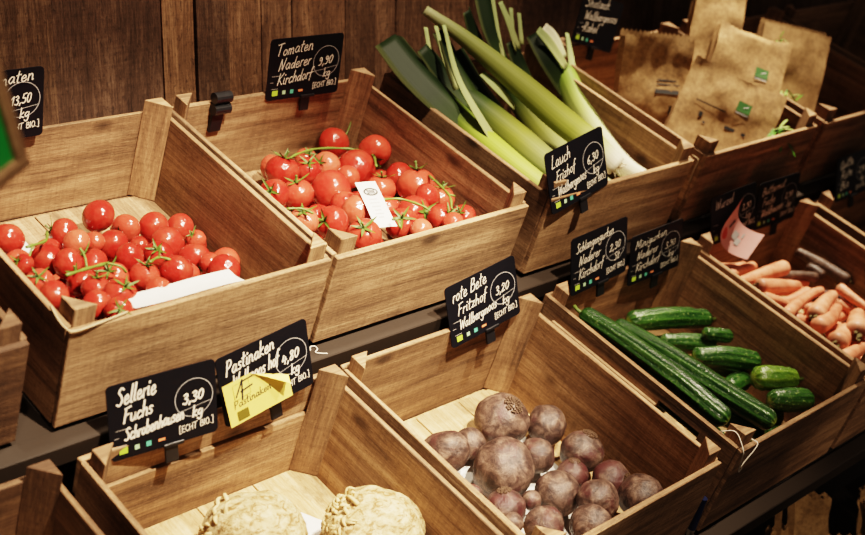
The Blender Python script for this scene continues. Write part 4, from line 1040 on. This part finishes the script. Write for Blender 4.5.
leek('leek on the right with a curled white leaf top and white shaft', 'U3', [(.523,.440,.180,.016),(.507,.400,.168,.028),(.490,.330,.135,.0300),(.466,.220,.106,.0275),(.460,.130,.090,.0240),(.456,.050,.098,.0190)], [(0, (.10, .17, .035)), (.25, (.22, .32, .06)), (.45, (.42, .48, .16)), (.62, (.68, .66, .42)), (.8, WHITE), (1, WHITE)], LV['f'])
leek('bright green leek low at the left front behind the price card', 'U3', [(.052,.350,.120,.020),(.085,.270,.105,.026),(.135,.180,.090,.0280),(.165,.080,.085,.0255)], [(0, DARK), (.4, (.16, .25, .03)), (.7, (.38, .48, .08)), (1, PALE)], [])
leek('leek at the bottom of the crate under the others', 'U3', [(.20,.42,.045,.020),(.24,.30,.040,.027),(.27,.18,.036,.027),(.29,.06,.034,.024)], SG, [])
leek('leek low at the right side board under the white shafted one', 'U3', [(.40,.42,.045,.020),(.42,.30,.040,.027),(.42,.18,.036,.027),(.42,.06,.034,.024)], SG, [])

# ------------------------------------------------------------------ kraft paper bags
def bag(label, loc, eul, w, h, d, seed, logo=None, lines=None, zig=.008, sag=.0, openness=.6):
    e = empty('paper_bag', mat=pose(loc, eul)); tag(e, label, 'paper bag', 'brown paper bags')
    r = random.Random(seed); o = Vector((seed * 5.3, seed, 0))
    def wob(p): 
        n1 = noise.noise(Vector(p) * 11 + o); n2 = noise.noise(Vector(p) * 30 + o)
        return n1 * .011 + n2 * .004
    nx, ny = 16, 16
    def front(x, y): return (x, y, wob((x, y, 0)) + .012 * openness * math.cos(x / w * PI) * max(0, y / h + .5))
    def back(x, y): return (x, y, -d + wob((x, y, 3)) * .8)
    for nm, fn in (('front_panel', front), ('back_panel', back)):
        v, f = [], []
        for j in range(ny + 1):
            for i in range(nx * 2 + 1):
                x = (i / (nx * 2) - .5) * w; y = (j / ny - .5) * h
                top = j == ny
                yy = y + (zig * (1 if i % 2 else 0) if top else 0) - (sag * math.cos(x / w * PI) if top else 0) + (.012 if nm == 'back_panel' and top else 0)
                q = fn(x, min(y, h / 2)); v.append((q[0], yy, q[2]))
        m = nx * 2 + 1
        for j in range(ny):
            for i in range(nx * 2): f.append((j * m + i, j * m + i + 1, (j + 1) * m + i + 1, (j + 1) * m + i))
        q_ = mesh_obj(nm, pyd(nm, v, f, None, None, True), M['kraft'], e)
        if nm == 'front_panel': fpn = q_
    for s in (-1, 1):
        v, f = [], []
        for j in range(ny + 1):
            y = (j / ny - .5) * h; a = Vector(front(s * w / 2, y)); b = Vector(back(s * w / 2, y)); k = max(0, y / h + .1)
            m_ = (a + b) / 2 + Vector((-s * d * .42 * k, 0, 0)); v += [a, m_, b]
        for j in range(ny):
            for i in range(2): f.append((j * 3 + i, j * 3 + i + 1, (j + 1) * 3 + i + 1, (j + 1) * 3 + i))
        mesh_obj('side_gusset', pyd('side_gusset', v, f, None, None, True), M['kraft'], e)
    v = [front(-w / 2, -h / 2), front(w / 2, -h / 2), back(w / 2, -h / 2), back(-w / 2, -h / 2)]
    mesh_obj('bag_base', pyd('bag_base', v, [(0, 1, 2, 3)]), M['kraft'], e)
    if logo:
        x, y, q = logo; s = Soup(); rect(s, x, y, q, q * .72, 0); print_on('green_logo', s, front, M['bag_green'], fpn, .0022)
        s = Soup(); rect(s, x, y - q * .48, q * .9, q * .09, 0); rect(s, x + q * .12, y + q * .05, q * .4, q * .06, 0, .5); print_on('logo_detail', s, front, M['greyink'], fpn, .0026)
    if lines:
        for (x, y, ww, hh) in lines:
            s = Soup(); rect(s, x, y, ww, hh, 0); print_on('printed_line', s, front, M['ink'], fpn, .0022)
    return e
bag('brown paper bag at the left of the group, next to the leeks', (1.812, .222, .268), (83, 6, -36), .180, .225, .04, 1, None, [(.030, .015, .050, .0035), (.035, .005, .060, .003), (.032, -.012, .062, .010), (.045, -.06, .006, .03), (.055, -.06, .006, .03)])
bag('brown paper bag standing highest at the back of the group', (2.130, .262, .360), (76, 11, -41), .135, .23, .04, 2, zig=.012)
bag('brown paper bag in the middle with a green logo, behind the front one', (2.100, .140, .280), (66, 17, -46), .195, .225, .05, 3, (.038, .008, .036), None, .003, .02)
bag('front brown paper bag with a green logo leaning over the crate board', (1.913, .075, .202), (66, 23, -50), .250, .215, .05, 4, (.032, .034, .036), [(-.045, .006, .080, .003), (-.060, -.022, .010, .012), (-.045, -.038, .006, .006), (.035, -.026, .055, .008)], .003, .01)
bag('wide brown paper bag at the right of the group with an open mouth', (2.285, .125, .256), (80, 12, -42), .190, .235, .05, 5, None, None, .004, .0)

# green sprouts poking out between the bags
def sprouts(label, pts, spread, n, L, seed, pale=.35):
    e = Soup(); p_ = Soup(); r = random.Random(seed)
    b = Vector(pts)
    for k in range(n):
        d = Vector((r.uniform(-1, 1), r.uniform(-1, .2), r.uniform(-.9, .7))).normalized(); a = b + Vector((r.uniform(-1, 1), r.uniform(-1, 1), r.uniform(-1, 1))) * spread
        s = (p_ if r.random() < pale else e); q = d.cross(Vector((0, 0, 1))).normalized(); l = L * r.uniform(.6, 1.1); vv = []
        for t, w in ((0, .15), (.3, .22), (.6, .26), (.85, .18), (1, .02)):
            c_ = a + d * (l * t) - Vector((0, 0, .3 * l * t * t)); vv += [c_ + q * (w * l * .5), c_ - Vector((0, 0, .04 * l)), c_ - q * (w * l * .5)]
        ff = []
        for i in range(4): ff += [(3 * i, 3 * i + 1, 3 * i + 4, 3 * i + 3), (3 * i + 1, 3 * i + 2, 3 * i + 5, 3 * i + 4)]
        s.add(vv, ff)
    o = mesh_obj('green_bunch', e.mesh('green_bunch', True), M['sprout']); tag(o, label, 'greens', 'leafy greens among the bags')
    if p_.v: mesh_obj('pale_leaves', p_.mesh('pale_leaves', True), M['sprout_pale'], o)
sprouts('small bunch of green leaves hanging over the crate front below the bags', at('U4', (.372, .030, .165)), .014, 16, .045, 5, .15)
sprouts('green and white leaves in the gap right of the front bags', at('U4', (.60, .165, .155)), .026, 18, .045, 6, .5)
sprouts('dark green leaves between the middle bag and the right bag', at('U4', (.76, .22, .165)), .03, 16, .055, 7, .05)
sprouts('green leaf tips inside the mouth of the middle bag', at('U4', (.62, .25, .275)), .012, 8, .03, 8, .1)

# ------------------------------------------------------------------ paper carrier bags stored under the rack
def strip(label, pts, w, mat='kraft', name='paper_bag_handle', grp=None):
    C = cr(pts, 5); v, f = [], []
    for i, p in enumerate(C):
        a = Vector(C[max(i - 1, 0)]); b = Vector(C[min(i + 1, len(C) - 1)]); d = (b - a).normalized(); s = d.cross(Vector((-.7, -.7, .2))).normalized() * w / 2
        v += [Vector(p) + s, Vector(p) - s]
    for i in range(len(C) - 1): f.append((2 * i, 2 * i + 1, 2 * i + 3, 2 * i + 2))
    return v, f
def stored_bag(label, x, y, z, w, h, yaw, seed, handle=True):
    e = empty('carrier_bag', mat=Matrix.Translation((x, y, z)) @ Matrix.Rotation(yaw, 4, 'Z') @ Matrix.Rotation(-.12, 4, 'X')); tag(e, label, 'carrier bag', 'brown carrier bags under the rack')
    r = random.Random(seed); o = Vector((seed, 2 * seed, 0))
    def fn(x_, z_): return (x_, .02 * noise.noise(Vector((x_ * 14, z_ * 14, 0)) + o), z_)
    for s_, dy in (('front_sheet', 0), ('back_sheet', .022)):
        v, f = [], []; nx, ny = 8, 10
        for j in range(ny + 1):
            for i in range(nx + 1):
                q = fn((i / nx - .5) * w, j / ny * h); v.append((q[0], q[1] + dy, q[2] + (.01 * (i % 2) if j == ny else 0)))
        for j in range(ny):
            for i in range(nx): a = j * (nx + 1) + i; f.append((a, a + 1, a + nx + 2, a + nx + 1))
        mesh_obj(s_, pyd(s_, v, f, None, None, True), M['kraft'], e)
    if handle:
        v, f = strip('', [(-w * .25, .0, h - .03), (-w * .26, -.004, h + .05), (-w * .12, -.008, h + .10), (w * .10, -.008, h + .09), (w * .20, -.004, h + .03), (w * .2, .0, h - .03)], .016)
        mesh_obj('handle', pyd('handle', v, f, None, None, True), M['kraft'], e)
shelf_y = -.66
tag(mesh_obj('storage_bench', board_mesh('storage_bench', [((.95, -.66, -.80), (2.6, -.25, -.76)), ((.97, -.64, -1.0), (1.0, -.27, -.80)), ((2.55, -.64, -1.0), (2.58, -.27, -.80))], 0, .002), M['steel']), 'dark low bench under the rack holding folded carrier bags', 'bench')
SB = [('folded brown carrier bag leaning under the rail at the far left of the stored bags', 1.20, -.50, .12, .26, -.9, 1), ('folded brown carrier bag standing second from left under the rail', 1.30, -.56, .10, .24, -.5, 2), ('folded brown carrier bag with looped handle in the middle under the rail', 1.42, -.52, .13, .24, -.7, 3),
      ('brown carrier bag with a tall flat handle under the rail', 1.52, -.60, .11, .22, -1.0, 4), ('brown carrier bag at the right edge under the rail', 1.66, -.54, .13, .26, -.6, 5), ('crumpled brown carrier bag low in front of the others under the rail', 1.36, -.66, .14, .16, -.8, 6), ('crumpled brown carrier bag low at the right under the rail', 1.56, -.68, .12, .16, -.4, 7),
      ('narrow brown carrier bag squeezed between the left ones under the rail', 1.25, -.62, .07, .20, -1.2, 8), ('narrow brown carrier bag squeezed in the middle under the rail', 1.47, -.64, .06, .19, -.2, 9), ('narrow brown carrier bag squeezed before the right one under the rail', 1.60, -.62, .06, .22, -1.1, 10)]
for lab, x, y, w, h, yaw, sd in SB: stored_bag(lab, 1.20 + (x - 1.20) * 1.55 + .18, y + .15, -.758, w * .68, h * (.62 if sd < 6 else .80), yaw, sd, sd in (1, 2, 4, 5))

# ------------------------------------------------------------------ camera and light
cam = bpy.data.cameras.new('camera'); co = link(bpy.data.objects.new('camera', cam)); scene.camera = co
yaw, pitch, roll = .8046, -.3167, .0201
f_ = Vector((math.sin(yaw) * math.cos(pitch), math.cos(yaw) * math.cos(pitch), math.sin(pitch)))
r_ = Vector((math.cos(yaw), -math.sin(yaw), 0)); u_ = r_.cross(f_)
r2 = r_ * math.cos(roll) + u_ * math.sin(roll); u2 = u_ * math.cos(roll) - r_ * math.sin(roll)
co.matrix_world = Matrix(((r2.x, u2.x, -f_.x, CAM.x), (r2.y, u2.y, -f_.y, CAM.y), (r2.z, u2.z, -f_.z, CAM.z), (0, 0, 0, 1)))
cam.sensor_width = 36; cam.lens = 1349.8 / 865 * 36
cam.dof.use_dof = True; cam.dof.focus_distance = 2.42; cam.dof.aperture_fstop = 3.4
cam.clip_start = .05

def spot(name, loc, target, power, size, blend, color, radius=.03):
    l = bpy.data.lights.new(name, 'SPOT'); l.energy = power; l.spot_size = math.radians(size); l.spot_blend = blend; l.color = color; l.shadow_soft_size = radius
    o = link(bpy.data.objects.new(name, l)); o.location = loc
    o.rotation_euler = (Vector(target) - Vector(loc)).to_track_quat('-Z', 'Y').to_euler(); return o
WARM = (1.0, .82, .62)
spot('key_fill_spot', (.24, -1.65, 2.1), (.36, -.10, .10), 560, 32, .6, WARM)
spot('key_fill_spot', (1.02, -1.45, 2.1), (.90, -.24, .0), 300, 36, .9, WARM)
spot('key_fill_spot', (2.35, -.16, 2.4), (1.90, .02, .15), 400, 30, .6, WARM)
spot('wall_fill', (.75, -.55, 2.3), (.70, .53, .38), 190, 62, 1.0, WARM, .06)  # unseen fill lamp added to brighten the plank wall
spot('key_fill_spot', (-.75, -1.5, 1.9), (-.37, -.50, .59), 60, 12, .6, WARM)  # narrow fill added only to light the framed green board
spot('key_fill_spot', (.85, -2.3, .55), (1.72, -.42, -.62), 34, 20, .8, WARM)  # low fill added to brighten the carrier bags below the rail, no fixture there
w = bpy.data.worlds.new('shop_ambience'); scene.world = w; w.use_nodes = True
w.node_tree.nodes['Background'].inputs[0].default_value = (1.0, .80, .62, 1); w.node_tree.nodes['Background'].inputs[1].default_value = .085
scene.view_settings.view_transform = 'Filmic'; scene.view_settings.look = 'High Contrast'; scene.view_settings.exposure = 0.80
